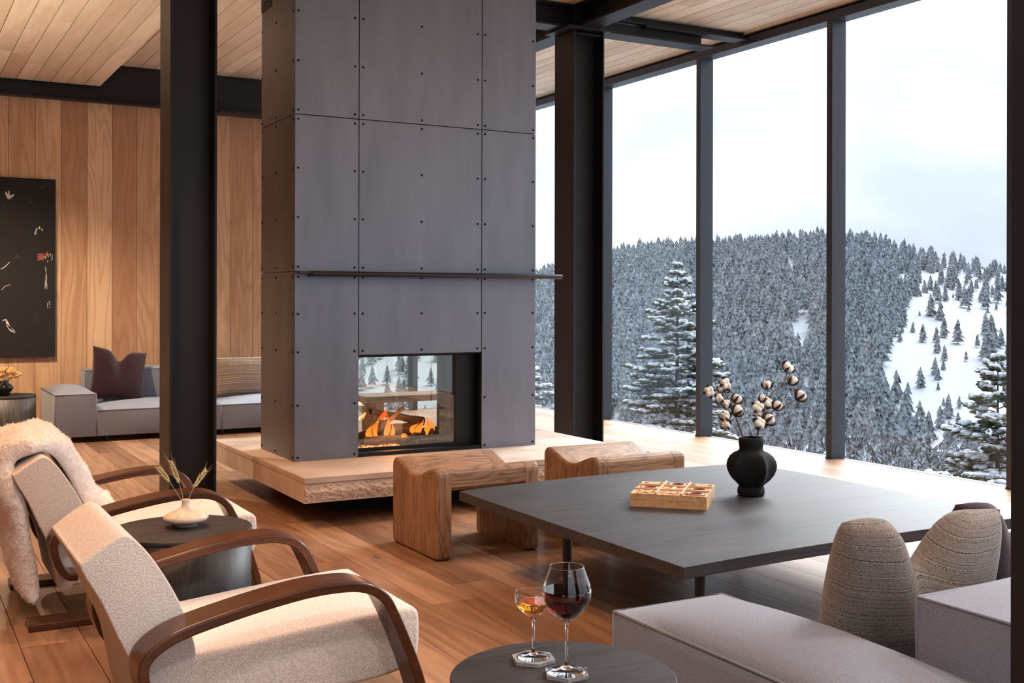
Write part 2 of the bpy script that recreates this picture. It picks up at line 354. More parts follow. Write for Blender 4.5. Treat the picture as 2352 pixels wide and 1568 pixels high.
def tuft():
    m, nt, b, N, L = mat('fur_tuft'); nt.nodes.remove(b)
    d = N('ShaderNodeBsdfDiffuse'); d.inputs[0].default_value = rgb(252, 248, 246); t = N('ShaderNodeBsdfTranslucent'); t.inputs[0].default_value = rgb(252, 248, 246)
    mx = N('ShaderNodeMixShader'); mx.inputs[0].default_value = 0.5; L(d.outputs[0], mx.inputs[1]); L(t.outputs[0], mx.inputs[2]); L(mx.outputs[0], nt.nodes['Material Output'].inputs[0])
tuft()
def striped(name, stops, scale, axis='Z', weave=260, wob=0.02):
    m, nt, b, N, L = mat(name)
    tc = N('ShaderNodeTexCoord'); sep = N('ShaderNodeSeparateXYZ'); L(tc.outputs['Object'], sep.inputs[0])
    n = N('ShaderNodeTexNoise'); n.inputs['Scale'].default_value = 7; L(tc.outputs['Object'], n.inputs['Vector'])
    ma = N('ShaderNodeMath'); ma.operation = 'MULTIPLY_ADD'; ma.inputs[1].default_value = wob; L(n.outputs['Fac'], ma.inputs[0]); L(sep.outputs[axis], ma.inputs[2])
    cb = N('ShaderNodeCombineXYZ'); L(ma.outputs[0], cb.inputs['X'])
    n2 = N('ShaderNodeTexNoise'); n2.noise_dimensions = '1D'; n2.inputs['Scale'].default_value = scale; n2.inputs['Detail'].default_value = 4; n2.inputs['Roughness'].default_value = 0.75; L(ma.outputs[0], n2.inputs['W'])
    wv = N('ShaderNodeTexNoise'); wv.inputs['Scale'].default_value = weave; L(tc.outputs['Object'], wv.inputs['Vector'])
    mx = N('ShaderNodeMath'); mx.operation = 'MULTIPLY_ADD'; mx.inputs[1].default_value = 0.55; L(wv.outputs['Fac'], mx.inputs[0])
    sb = N('ShaderNodeMath'); sb.operation = 'SUBTRACT'; sb.inputs[1].default_value = 0.27; L(n2.outputs['Fac'], sb.inputs[0]); L(sb.outputs[0], mx.inputs[2])
    cr = N('ShaderNodeValToRGB'); e = cr.color_ramp.elements
    e[0].position, e[0].color = stops[0]; e[1].position, e[1].color = stops[-1]
    for p, c in stops[1:-1]: q = e.new(p); q.color = c
    L(mx.outputs[0], cr.inputs[0]); L(cr.outputs[0], b.inputs['Base Color']); b.inputs['Roughness'].default_value = 0.95; b.inputs['Specular IOR Level'].default_value = 0.1
    b.inputs['Sheen Weight'].default_value = 0.2
    ad = N('ShaderNodeMath'); ad.operation = 'ADD'; L(n2.outputs['Fac'], ad.inputs[0]); L(wv.outputs['Fac'], ad.inputs[1])
    bp = N('ShaderNodeBump'); bp.inputs['Strength'].default_value = 0.6; bp.inputs['Distance'].default_value = 0.004; L(ad.outputs[0], bp.inputs['Height']); L(bp.outputs[0], b.inputs['Normal'])
striped('knit_stripe', [(0.30, rgb(58, 58, 64)), (0.42, rgb(106, 101, 101)), (0.50, rgb(168, 154, 142)), (0.58, rgb(88, 86, 90)), (0.70, rgb(198, 180, 160))], 240, wob=0.006)
striped('banded_stripe', [(0.32, rgb(70, 64, 64)), (0.42, rgb(150, 132, 116)), (0.50, rgb(88, 82, 82)), (0.58, rgb(172, 140, 112)), (0.70, rgb(206, 192, 174))], 105, wob=0.006)

plain('vase_black', rgb(26, 26, 28), 0.85, 0, 0.6, 120, 0.2)
plain('vase_cream', rgb(222, 204, 184), 0.45, 0, 0.1, 60, 0.4, noise=0.12, nscale=30)
plain('bg_vase_black', rgb(24, 24, 26), 0.5)
plain('stem_brown', rgb(88, 66, 56), 0.8)
plain('cotton_white', rgb(244, 236, 228), 0.95, 0, 0.5, 220, 0.1, sheen=0.4)
M['cotton_white'].node_tree.nodes['Principled BSDF'].inputs['Subsurface Weight'].default_value = 0.5
M['cotton_white'].node_tree.nodes['Principled BSDF'].inputs['Subsurface Radius'].default_value = (0.02, 0.02, 0.02)
plain('boll_brown', rgb(66, 44, 36), 0.8)
plain('straw', rgb(206, 186, 138), 0.8)
plain('tail_tan', rgb(222, 178, 118), 0.95, 0, 0.4, 300, 0.1, sheen=0.3)
plain('canvas_black', rgb(26, 25, 28), 0.8, 0, 0.2, 300)
plain('canvas_edge', rgb(52, 50, 52), 0.8)
plain('paint_white', rgb(206, 200, 196), 0.7)
plain('paint_rust', rgb(182, 104, 76), 0.7)
plain('paint_grey', rgb(92, 90, 92), 0.7)
plain('sofa_foot', rgb(24, 24, 26), 0.4)
plain('wall_oak_plain', rgb(98, 72, 54), 0.55)
plain('subfloor', rgb(60, 42, 30), 0.9)
plain('ceiling_dark', rgb(58, 34, 22), 0.9)
def emit(name, col, strength):
    m, nt, b, N, L = mat(name)
    b.inputs['Base Color'].default_value = (0, 0, 0, 1); b.inputs['Emission Color'].default_value = col; b.inputs['Emission Strength'].default_value = strength
emit('lamp_glow', (1.0, 0.62, 0.32, 1), 6.0)
def flame_mat():
    m, nt, b, N, L = mat('flame'); nt.nodes.remove(b)
    tc = N('ShaderNodeTexCoord'); sep = N('ShaderNodeSeparateXYZ'); L(tc.outputs['Generated'], sep.inputs[0])
    cr = N('ShaderNodeValToRGB'); e = cr.color_ramp.elements; e[0].position = 0.0; e[0].color = (1.0, 0.34, 0.04, 1); e[1].position = 0.75; e[1].color = (1.0, 0.10, 0.01, 1)
    L(sep.outputs['Z'], cr.inputs[0])
    em = N('ShaderNodeEmission'); em.inputs['Strength'].default_value = 0.62; L(cr.outputs[0], em.inputs[0])
    tr = N('ShaderNodeBsdfTransparent'); lw = N('ShaderNodeLayerWeight'); lw.inputs[0].default_value = 0.35
    mx = N('ShaderNodeMixShader'); L(lw.outputs['Facing'], mx.inputs[0]); L(em.outputs[0], mx.inputs[1]); L(tr.outputs[0], mx.inputs[2])
    L(mx.outputs[0], nt.nodes['Material Output'].inputs[0])
flame_mat()
def ember_mat():
    m, nt, b, N, L = mat('ember')
    tc = N('ShaderNodeTexCoord'); n = N('ShaderNodeTexNoise'); n.inputs['Scale'].default_value = 60; L(tc.outputs['Object'], n.inputs['Vector'])
    mr = N('ShaderNodeMapRange'); mr.inputs['From Min'].default_value = 0.45; mr.inputs['From Max'].default_value = 0.6; mr.inputs['To Max'].default_value = 2.2; L(n.outputs['Fac'], mr.inputs['Value'])
    b.inputs['Base Color'].default_value = rgb(60, 50, 46); b.inputs['Emission Color'].default_value = (1, 0.2, 0.06, 1); L(mr.outputs[0], b.inputs['Emission Strength'])
ember_mat()
def burl_mat():
    m, nt, b, N, L = mat('burl')
    tc = N('ShaderNodeTexCoord'); n = N('ShaderNodeTexNoise'); n.inputs['Scale'].default_value = 22; n.inputs['Detail'].default_value = 6; n.inputs['Distortion'].default_value = 1.2; L(tc.outputs['Object'], n.inputs['Vector'])
    cr = N('ShaderNodeValToRGB'); e = cr.color_ramp.elements; e[0].position = 0.3; e[0].color = rgb(206, 158, 108); e[1].position = 0.6; e[1].color = rgb(228, 188, 138)
    q = e.new(0.76); q.color = rgb(204, 146, 96)
    L(n.outputs['Fac'], cr.inputs[0])
    n2 = N('ShaderNodeTexNoise'); n2.inputs['Scale'].default_value = 9; L(tc.outputs['Object'], n2.inputs['Vector'])
    v = N('ShaderNodeTexVoronoi'); v.inputs['Scale'].default_value = 90; L(tc.outputs['Object'], v.inputs['Vector'])
    a = N('ShaderNodeMapRange'); a.inputs['From Min'].default_value = 0.58; a.inputs['From Max'].default_value = 0.64; L(n2.outputs['Fac'], a.inputs['Value'])
    c = N('ShaderNodeMapRange'); c.inputs['From Min'].default_value = 0.25; c.inputs['From Max'].default_value = 0.45; c.inputs['To Min'].default_value = 1; c.inputs['To Max'].default_value = 0; L(v.outputs['Distance'], c.inputs['Value'])
    mu = N('ShaderNodeMath'); mu.operation = 'MULTIPLY'; L(a.outputs[0], mu.inputs[0]); L(c.outputs[0], mu.inputs[1])
    mx = N('ShaderNodeMix'); mx.data_type = 'RGBA'; L(mu.outputs[0], mx.inputs['Factor']); L(cr.outputs[0], mx.inputs['A']); mx.inputs['B'].default_value = rgb(150, 86, 54)
    L(mx.outputs['Result'], b.inputs['Base Color']); b.inputs['Roughness'].default_value = 0.35
burl_mat()

def snowy(name, c_dark, c_mid, snow_amt, scale, snow=rgb(150, 156, 164), soft=0.18):
    m, nt, b, N, L = mat(name)
    tc = N('ShaderNodeTexCoord'); ge = N('ShaderNodeNewGeometry'); sep = N('ShaderNodeSeparateXYZ'); L(ge.outputs['Normal'], sep.inputs[0])
    n = N('ShaderNodeTexNoise'); n.inputs['Scale'].default_value = scale; n.inputs['Detail'].default_value = 4; L(tc.outputs['Object'], n.inputs['Vector'])
    cr = N('ShaderNodeValToRGB'); e = cr.color_ramp.elements; e[0].position = 0.35; e[0].color = c_dark; e[1].position = 0.65; e[1].color = c_mid; L(n.outputs['Fac'], cr.inputs[0])
    a = N('ShaderNodeMath'); a.operation = 'MULTIPLY_ADD'; a.inputs[1].default_value = 0.45; L(sep.outputs['Z'], a.inputs[0]); L(n.outputs['Fac'], a.inputs[2])
    mr = N('ShaderNodeMapRange'); mr.inputs['From Min'].default_value = 1.0 - snow_amt; mr.inputs['From Max'].default_value = 1.0 + soft - snow_amt; L(a.outputs[0], mr.inputs['Value'])
    mx = N('ShaderNodeMix'); mx.data_type = 'RGBA'; L(mr.outputs[0], mx.inputs['Factor']); L(cr.outputs[0], mx.inputs['A']); mx.inputs['B'].default_value = snow
    L(mx.outputs['Result'], b.inputs['Base Color']); b.inputs['Roughness'].default_value = 0.95; b.inputs['Specular IOR Level'].default_value = 0.05
snowy('frosted_conifer', rgb(46, 53, 56), rgb(86, 94, 98), 0.60, 7, rgb(146, 152, 158), 0.42)
snowy('hazy_conifer', rgb(54, 61, 64), rgb(94, 102, 106), 0.62, 0.55, rgb(146, 152, 158), 0.42)  # frosted trees, with distance haze lightened into the greys
snowy('spruce_needle', rgb(44, 50, 36), rgb(80, 86, 60), 0.16, 9)
plain('snow', rgb(186, 192, 200), 0.9, 0, 0.2, 12, 0.1)
snowy('hill_snow', rgb(84, 83, 83), rgb(108, 108, 110), 0.74, 0.25, rgb(126, 130, 136))
snowy('frost_twig', rgb(56, 54, 53), rgb(92, 92, 93), 0.52, 14)
plain('trunk', rgb(52, 53, 47), 0.95)

# ================================================================== THE ROOM
XW, XL, YB, YF, ZC, ZD, XD = 7.07, -4.0, 12.49, -2.4, 3.82, 3.571, 1.987

# floor: base and oak planks running away from the camera (along Y)
fl = MB().box(XL, XW + 0.03, YF, YB, -0.12, -0.02).build('floor', 'subfloor'); tag(fl, 'wide oak plank floor running towards the windows', None, None, 'structure')
PW = 0.235
plank_cache = {}
def plank_mesh(name, w, l, t, matname):
    k = (name, round(w, 3), round(l, 2), t)
    if k not in plank_cache:
        me = bpy.data.meshes.new(name)
        b = MB().box(-w/2, w/2, -l/2, l/2, 0, t); me.from_pydata(b.v, [], b.f); me.materials.append(M[matname]); plank_cache[k] = me
    return plank_cache[k]
rest = MB()
x = XL; lens = [1.9, 2.2, 1.6, 2.05]
while x < XW - 0.02:
    w = min(PW, XW - x); y = YF - rnd.random() * 1.8
    while y < YB:
        l = rnd.choice(lens); y0, y1 = max(y, YF), min(y + l, YB)
        y += l
        if y1 - y0 < 0.05: continue
        near = (x > 0.2 and y1 > 2.3 and not (x > 1.2 and y1 < 2.6))
        if near:
            o = obj('plank', plank_mesh('plank', w - 0.003, y1 - y0 - 0.003, 0.02, 'oak_floor'), None, fl, (x + w/2, (y0+y1)/2, -0.02 + rnd.uniform(-0.0006, 0.0)))
        else:
            rest.box(x + 0.0015, x + w - 0.0015, y0 + 0.0015, y1 - 0.0015, -0.02, -0.0003)
    x += PW
tag(rest.build('planks_beyond_view', 'oak_floor', fl), kind='stuff')

# ceilings: high one by the windows, lower one over the seating at the left; planks along Y
ce = MB().box(XD - 0.02, XW + 0.2, YF, YB + 0.1, ZC + 0.02, ZC + 0.2).build('ceiling', 'ceiling_dark'); tag(ce, 'high ceiling of pale oak planks above the fireplace and windows', None, None, 'structure')
cl = MB().box(XL, XD - 0.004, YF, YB - 0.02, ZD + 0.02, ZC + 0.2).build('ceiling', 'ceiling_dark'); tag(cl, 'lower ceiling of pale oak planks at the left', None, None, 'structure')
CP = 0.162
def ceiling_planks(root, x0, x1, z, ybeg, vis):
    rest = MB(); x = x1
    while x > x0 + 0.03:
        xa = max(x - CP, x0); y = YF - rnd.random() * 2
        while y < ybeg:
            l = rnd.choice([1.3, 1.9, 2.5, 3.0]); y0, y1 = max(y, YF), min(y + l, ybeg); y += l
            if y1 - y0 < 0.05: continue
            w = x - xa
            if vis(x, y0, y1):
                obj('plank', plank_mesh('ceiling_plank', w - 0.008, y1 - y0 - 0.003, 0.019, 'oak_ceiling'), None, root, ((x + xa)/2, (y0+y1)/2, z + rnd.uniform(0, 0.0008)))
            else: rest.box(xa + 0.0025, x - 0.0025, y0, y1 - 0.002, z, z + 0.019)
        x -= CP
    tag(rest.build('planks_beyond_view', 'oak_ceiling', root), kind='stuff')
ceiling_planks(cl, XL, XD, ZD, YB - 0.09, lambda x, a, b: x > 0.3 and b > 6.5)
ceiling_planks(ce, XD, XW + 0.02, ZC, YB, lambda x, a, b: (x < 4.0 and b > 8.5) or (x > 3.8 and b > 3.6))

# back wall of upright oak boards
WBX = 4.2
wb = MB().box(XL, WBX, YB + 0.025, YB + 0.2, 0, ZC).build('wall_back', 'joint_black'); tag(wb, 'back wall of upright oak boards', None, None, 'structure')
bw = 0.2527
bme = {}
k0 = math.floor((XL - 1.114) / bw)
restb = MB()
for k in range(k0 + 1, 20):
    xa = 1.114 + k * bw; xb = min(xa + bw, WBX)
    if xa >= WBX: break
    if xb > 0.6:
        w = round(xb - xa - 0.004, 3)
        if w not in bme:
            me = bpy.data.meshes.new('board'); b = MB().box(-w/2, w/2, 0, 0.022, 0.0, 3.8); me.from_pydata(b.v, [], b.f); me.materials.append(M['oak_wall']); bme[w] = me
        obj('board', bme[w], None, wb, ((xa + xb)/2, YB + rnd.uniform(0, 0.0015), 0.0))
    else: restb.box(xa + 0.002, xb - 0.002, YB, YB + 0.022, 0, 3.8)
tag(restb.build('boards_beyond_view', 'oak_wall', wb), kind='stuff')
tag(MB().box(XL - 0.15, XL, YF, YB + 0.2, 0, ZC).build('wall_left', 'wall_oak_plain'), 'plain oak wall at the left, outside the view', None, None, 'structure')

# glazing
def glazed_y(name, label, xs, y0, ys, z1, out):    # wall along Y at x = xs; ys = mullion centres
    root = empty(name, (0, 0, 0), 0, label, None, None, 'structure')
    a, b = ys[0], ys[-1]
    MB().box(xs - 0.07, xs + 0.09, a - 0.03, b + 0.03, z1, z1 + 0.075).build('header', 'frame_aluminium', root, bevel=0.003)
    MB().box(xs - 0.02, xs + 0.09, a - 0.03, b + 0.03, z1 + 0.075, ZC + 0.02).build('head_recess', 'joint_black', root)
    MB().box(xs + 0.03, xs + 0.09, a - 0.03, b + 0.03, -0.1, -0.003).build('sill', 'frame_aluminium', root)
    for y in ys:
        m = MB().box(xs - 0.07, xs + 0.09, y - 0.032, y + 0.032, 0.0, z1).build('mullion', 'frame_aluminium', root, bevel=0.003)
        MB().box(xs - 0.075, xs + 0.06, y - 0.036, y + 0.036, 0.0, 0.012).build('base_plate', 'frame_aluminium', m)
    for p, q in zip(ys[:-1], ys[1:]):
        MB().box(xs + 0.015, xs + 0.019, p + 0.032, q - 0.032, -0.003, z1).build('pane', 'window_glass', root)
    return root
ys_all = [6.994 + 1.755 * k for k in range(-5, 4)]
ys_all[-1] = 12.30
glazed_y('window_1', 'full-height glazed wall with dark mullions overlooking the snowy hill', XW, 0, ys_all, 3.715, 1)
def glazed_x(name, label, y, xs_, z1):
    root = empty(name, (0, 0, 0), 0, label, None, None, 'structure')
    MB().box(xs_[0] - 0.03, xs_[-1] + 0.03, y - 0.03, y + 0.13, z1, ZC + 0.02).build('header', 'frame_aluminium', root)
    MB().box(xs_[0] - 0.03, xs_[-1] + 0.03, y + 0.02, y + 0.09, -0.1, -0.003).build('sill', 'frame_aluminium', root)
    for x in xs_: MB().box(x - 0.03, x + 0.03, y - 0.03, y + 0.13, 0, z1).build('mullion', 'frame_aluminium', root, bevel=0.003)
    for p, q in zip(xs_[:-1], xs_[1:]): MB().box(p + 0.03, q - 0.03, y + 0.04, y + 0.044, 0, z1).build('pane', 'window_glass', root)
glazed_x('window_2', 'glazed end bay behind the fireplace', YB + 0.02, [4.23, 5.65, 7.06], 3.715)
glazed_x('window_3', 'glazed wall behind the camera', YF - 0.1, [-0.9, 1.1, 3.08, 5.07, 7.06], 3.53)
tag(MB().box(XL, -0.93, YF - 0.2, YF - 0.02, 0, ZC).build('wall_front', 'wall_oak_plain'), 'plain oak wall behind the camera, outside the view', None, None, 'structure')

# ------------------------------------------------------------------ steel frame
def column(loc, h, label, cap=True):
    c = empty('steel_column', loc, 0, label, 'column')
    d, t = 0.305, 0.016
    for x in (0, d - t): MB().box(x, x + t, 0, d, 0, h).build('flange', 'column_steel', c, bevel=0.002)
    MB().box(t, d - t, d/2 - 0.006, d/2 + 0.006, 0, h).build('web', 'column_steel', c)
    MB().box(-0.03, d + 0.03, -0.03, d + 0.03, 0, 0.014).build('base_plate', 'column_steel', c)
    if cap:
        MB().box(-0.085, d + 0.04, -0.05, d + 0.03, h, h + 0.02).build('cap_plate', 'column_steel', c, bevel=0.002)
        MB().box(t, d - t, 0.02, d/2 - 0.006, h - 0.03, h - 0.018).build('stiffener', 'column_steel', c)
        MB().box(0.032, 0.232, 0.05, 0.25, h + 0.021, ZC - 0.002).build('node_block', 'column_steel', c, bevel=0.003)
    return c
column((1.625, 7.446, 0), ZD, 'black steel I-section column between armchairs and grey sofa', False)
column((5.018, 7.91, 0), 3.6, 'black steel I-section column with cap plate right of the fireplace')
column((1.63, 0.914, 0), ZD, 'black steel column close by at the right edge', False)

def ibeam_x(x0, x1, yc, z0, z1, bf, label, tf=0.018, tw=0.012):
    b = empty('steel_beam', (0, 0, 0), 0, label, 'beam')
    b.location = (x0, yc, z0); L = x1 - x0; h = z1 - z0
    MB().box(0, L, -bf/2, bf/2, 0, tf).build('bottom_flange', 'column_steel', b, bevel=0.002)
    MB().box(0, L, -tw/2, tw/2, tf, h - tf).build('web', 'column_steel', b)
    MB().box(0, L, -bf/2, bf/2, h - tf, h).build('top_flange', 'column_steel', b)
    return b
def ibeam_y(y0, y1, xc, z0, z1, bf, label, tf=0.018, tw=0.012):
    b = empty('steel_beam', (xc, y0, z0), 0, label, 'beam'); L = y1 - y0; h = z1 - z0
    MB().box(-bf/2, bf/2, 0, L, 0, tf).build('bottom_flange', 'column_steel', b, bevel=0.002)
    MB().box(-tw/2, tw/2, 0, L, tf, h - tf).build('web', 'column_steel', b)
    MB().box(-bf/2, bf/2, 0, L, h - tf, h).build('top_flange', 'column_steel', b)
    return b
# beam against the back wall
bb = empty('steel_beam', (XL, YB, 3.403), 0, 'long black steel beam along the oak back wall', 'beam')
LB = WBX + 1.4 - XL
MB().box(0, LB, -0.11, -0.005, 0, 0.02).build('bottom_flange', 'column_steel', bb, bevel=0.002)
MB().box(0, LB, -0.03, -0.005, 0.02, ZC - 3.403).build('web', 'column_steel', bb)
ZB = 3.622
ibeam_y(YF + 0.3, 7.955, 5.15, ZB, ZC - 0.002, 0.20, 'black steel ceiling beam running from right column towards the viewer')
ibeam_y(8.165, YB - 0.2, 5.15, ZB, ZC - 0.002, 0.20, 'black steel ceiling beam running from right column to the back')
ibeam_x(2.10, 5.045, 8.06, ZB, ZC - 0.002, 0.20, 'black steel ceiling beam passing behind the fireplace chimney')
b = empty('steel_beam', (5.255, 8.06, ZB), 0, 'black steel beam stub with cut end reaching the window wall', 'beam')
MB().box(0, 1.30, -0.1, 0.1, 0, 0.018).build('bottom_flange', 'column_steel', b, bevel=0.002)
MB().box(0, 1.22, -0.006, 0.006, 0.018, 0.12).build('web', 'column_steel', b)
MB().box(0.55, 1.22, -0.09, 0.06, 0.10, 0.118).build('angle', 'column_steel', b, bevel=0.002)
MB().box(0, 1.72, -0.06, 0.1, 0.125, 0.145).build('top_flange', 'column_steel', b)
MB().box(0, 1.72, -0.006, 0.006, 0.145, ZC - ZB).build('upper_web', 'column_steel', b)
t = empty('track_light', (3.18, YB - 0.30, 3.366), 0, 'flat black light fixture hung below the back beam', 'light')
MB().box(0, 0.62, 0, 0.22, 0.0, 0.03).build('housing', 'lamp_black', t, bevel=0.004)
for q in (0.08, 0.5): MB().box(q, q + 0.04, 0.1, 0.22, 0.03, 0.036).build('bracket', 'lamp_black', t)

# warm ceiling downlights over the seating at the left (out of view)
def downlight(x, y, e, label, size=R(105), col=(1.0, 0.52, 0.26), rad=0.05, z=None):
    d = empty('downlight', (x, y, z or ZD), 0, label, 'light')
    MB().lathe([(rad, 0.0), (rad + 0.02, 0.0), (rad + 0.02, -0.008), (rad, -0.008)], 24, close=True).build('trim_ring', 'lamp_black', d)
    MB().lathe([(rad - 0.001, -0.002), (0.0, -0.002)], 24).build('lens', 'lamp_glow', d)
    l = bpy.data.lights.new('downlight_lamp', 'SPOT'); l.energy = e; l.color = col; l.spot_size = size; l.spot_blend = 0.6; l.shadow_soft_size = rad
    lo = bpy.data.objects.new('downlight_lamp', l); COL.objects.link(lo); lo.parent = d; lo.location = (0, 0, -0.03)
downlight(0.30, 3.3, 50, 'recessed warm downlight over the near armchair')
downlight(0.25, 5.4, 50, 'recessed warm downlight over the far armchair')
downlight(0.95, 6.2, 70, 'recessed warm downlight over the hearth side')
downlight(0.45, 10.4, 220, 'recessed warm downlight near the painting', R(130), (1.0, 0.74, 0.5))

for x_, y_, e_, lb_ in ((-0.3, 0.9, 85, 'added unseen fill light, neutral disc behind the near armchair'), (1.3, -0.6, 90, 'added unseen fill light, neutral disc above the viewer'),
                        (3.4, 0.6, 60, 'added unseen fill light, neutral disc over the foreground sofa'), (4.6, 2.6, 100, 'added unseen fill light, neutral disc over the coffee table')):
    downlight(x_, y_, e_, lb_, R(140), (1.0, 0.93, 0.87), 0.22, ZC if x_ > XD else ZD)  # neutral discs are added fill, out of view, to brighten the room

# two unseen torchiere uplights, added only to brighten the ceilings
def torchiere(x, y, e, label):
    t_ = empty('fill_uplight', (x, y, 0), 0, label, 'lamp')
    MB().lathe([(0.15, 0), (0.15, 0.012), (0.02, 0.02)], 28).build('base', 'lamp_black', t_)
    MB().tube([(0, 0, 0.02), (0, 0, 1.78)], 0.011, 12).build('pole', 'lamp_black', t_)
    MB().lathe([(0.02, 1.76), (0.10, 1.79), (0.17, 1.85), (0.168, 1.85), (0.098, 1.795), (0.015, 1.768)], 28).build('shade', 'lamp_black', t_, smooth=True)
    MB().lathe([(0.02, 1.778), (0.04, 1.79), (0.035, 1.815), (0.0, 1.825)], 16).build('bulb', 'lamp_glow', t_, smooth=True)
    l = bpy.data.lights.new('fill_uplight_lamp', 'SPOT'); l.energy = e; l.color = (1.0, 0.84, 0.66); l.spot_size = R(150); l.spot_blend = 0.5; l.shadow_soft_size = 0.06
    lo = bpy.data.objects.new('fill_uplight_lamp', l); COL.objects.link(lo); lo.parent = t_; lo.location = (0, 0, 1.86); lo.rotation_euler = (R(180), 0, 0)
torchiere(-0.9, 8.6, 105, 'added unseen fill uplight, black torchiere left of the view near the back sofa')
torchiere(5.9, 1.6, 150, 'added unseen fill uplight, black torchiere right of the view by the windows')

# ================================================================== FIREPLACE
FX0, FX1, FY0, FY1, HT = 2.305, 4.10, 6.97, 7.70, 0.30
OX0, OX1, OZ = 2.744, 3.661, 0.975
fp = empty('fireplace', (0, 0, 0), 0, 'tall blackened steel fireplace with riveted panels and see-through firebox', 'fireplace')
i = 0.012
core = MB().box(FX0 + i, OX0 - 0.02, FY0 + i, FY1 - i, HT, 3.8); core.box(OX1 + 0.02, FX1 - i, FY0 + i, FY1 - i, HT, 3.8); core.box(OX0 - 0.02, OX1 + 0.02, FY0 + i, FY1 - i, OZ + 0.02, 3.8)
core.build('core', 'joint_black', fp)
Z1, Z2, Z3 = 1.524, 2.535, 3.546
def rivets(b, pts, axis):
    for p in pts:
        vs = []; n = 8
        for r, dd in ((0.0085, 0), (0.0075, 0.004), (0.004, 0.0062)):
            for k in range(n):
                a = 2 * math.pi * k / n
                if axis == 'y-': vs.append((p[0] + r * math.cos(a), p[1] - dd, p[2] + r * math.sin(a)))
                elif axis == 'y+': vs.append((p[0] - r * math.cos(a), p[1] + dd, p[2] + r * math.sin(a)))
                elif axis == 'x-': vs.append((p[0] - dd, p[1] - r * math.cos(a), p[2] + r * math.sin(a)))
                else: vs.append((p[0] + dd, p[1] + r * math.cos(a), p[2] + r * math.sin(a)))
        fs = [(j*n + k, j*n + (k+1) % n, (j+1)*n + (k+1) % n, (j+1)*n + k) for j in range(2) for k in range(n)] + [tuple(range(2*n, 3*n))]
        b.add(vs, fs)
g = 0.0022
rowsets = [(HT, Z1, [0.325, 0.66, 1.003, 1.25, 1.489]), (Z1, Z2, [1.555, 1.873, 2.19, 2.504]), (Z2, Z3, [2.564, 2.88, 3.20, 3.515]), (Z3, 3.815, [3.575])]
cols = [(FX0, OX0, [2.328, 2.715]), (OX0, OX1, [2.773, 3.2, 3.628]), (OX1, FX1, [3.686, 4.076])]
for (za, zb, rows) in rowsets:
    for ci, (xa, xb, cs) in enumerate(cols):
        z0 = OZ if (ci == 1 and za == HT) else za
        for side in (-1, 1):
            yy = FY0 if side < 0 else FY1
            p = MB().box(xa + g, xb - g, min(yy, yy - side * i), max(yy, yy - side * i), z0 + (g if z0 > HT else 0), zb - g).build('panel', 'blackened_steel', fp, bevel=0.0012, seg=1)
            rb = MB(); rivets(rb, [(x, yy, z) for x in cs for z in rows if z > z0 and z < zb], 'y-' if side < 0 else 'y+')
            tag(rb.build('rivets', 'rivet_black', p), kind='stuff')
    for side in (-1, 1):
        xx = FX0 if side < 0 else FX1
        p = MB().box(min(xx, xx - side * i), max(xx, xx - side * i), FY0 + g + 0.0, FY1 - g, za + (g if za > HT else 0), zb - g).build('panel', 'blackened_steel', fp, bevel=0.0012, seg=1)
        rb = MB(); rivets(rb, [(xx, y, z) for y in (7.0, 7.362, 7.675) for z in rows if za < z < zb and not (z > 3.3 and y > 7.4)], 'x-' if side < 0 else 'x+')
        tag(rb.build('rivets', 'rivet_black', p), kind='stuff')
vg = MB().box(FX0 - 0.001, FX0 + 0.002, 7.46, 7.695, 3.335, 3.54).build('vent_grille', 'joint_black', fp)
for k in range(15):
    y = 7.466 + k * 0.0155
    MB().box(FX0 - 0.006, FX0 + 0.001, y, y + 0.006, 3.337, 3.538).build('slat', 'blackened_steel', vg)
MB().box(FX0 - 0.007, FX0 + 0.001, 7.46, 7.695, 3.40, 3.406).build('slat', 'blackened_steel', vg)
# mantel ledge and rod
MB().prism_x([(FY0, 1.528), (FY0, 1.518), (6.868, 1.508), (6.868, 1.522)], FX0 + 0.004, 4.24).build('mantel_ledge', 'rod_steel', fp)
MB().tube([(2.384, 6.86, 1.508), (4.252, 6.86, 1.508)], 0.0175, 20).build('mantel_rod', 'rod_steel', fp, smooth=True, bevel=0.002)
MB().prism_x([(6.855, 1.515), (FY0, 1.515), (FY0, 1.49)], 2.40, 2.41).build('bracket', 'rod_steel', fp)
# firebox lining
fb = MB(); fb.box(OX0 - 0.02, OX0 + 0.003, FY0 + 0.01, FY1 - 0.01, HT, OZ); fb.box(OX1 - 0.003, OX1 + 0.02, FY0 + 0.01, FY1 - 0.01, HT, OZ)
fb.box(OX0, OX1, FY0 + 0.01, FY1 - 0.01, OZ - 0.004, OZ + 0.02); fb.box(OX0, OX1, FY0 + 0.01, FY1 - 0.01, HT, HT + 0.025)
fb.build('firebox', 'firebox_black', fp)
for yy in (FY0 + 0.11, FY1 - 0.13):
    fr = MB(); fr.box(OX0, OX1, yy - 0.012, yy + 0.012, HT + 0.025, HT + 0.045); fr.box(OX0, OX1, yy - 0.012, yy + 0.012, OZ - 0.02, OZ - 0.004)
    fr.box(OX0, OX0 + 0.012, yy - 0.012, yy + 0.012, HT + 0.045, OZ - 0.02); fr.box(OX1 - (0.155 if yy < 7.3 else 0.05), OX1, yy - 0.015, yy + 0.015, HT + 0.045, OZ - 0.02)
    f_ = fr.build('glass_frame', 'firebox_black', fp)
    MB().box(OX0 + 0.012, OX1 - (0.155 if yy < 7.3 else 0.05), yy - 0.002, yy + 0.002, HT + 0.045, OZ - 0.02).build('glass', 'fire_glass', f_)
for q in (7.22, 7.42): MB().box(OX1 - 0.025, OX1 - 0.003, q, q + 0.05, HT + 0.03, OZ - 0.01).build('liner_rib', 'firebox_black', fp)

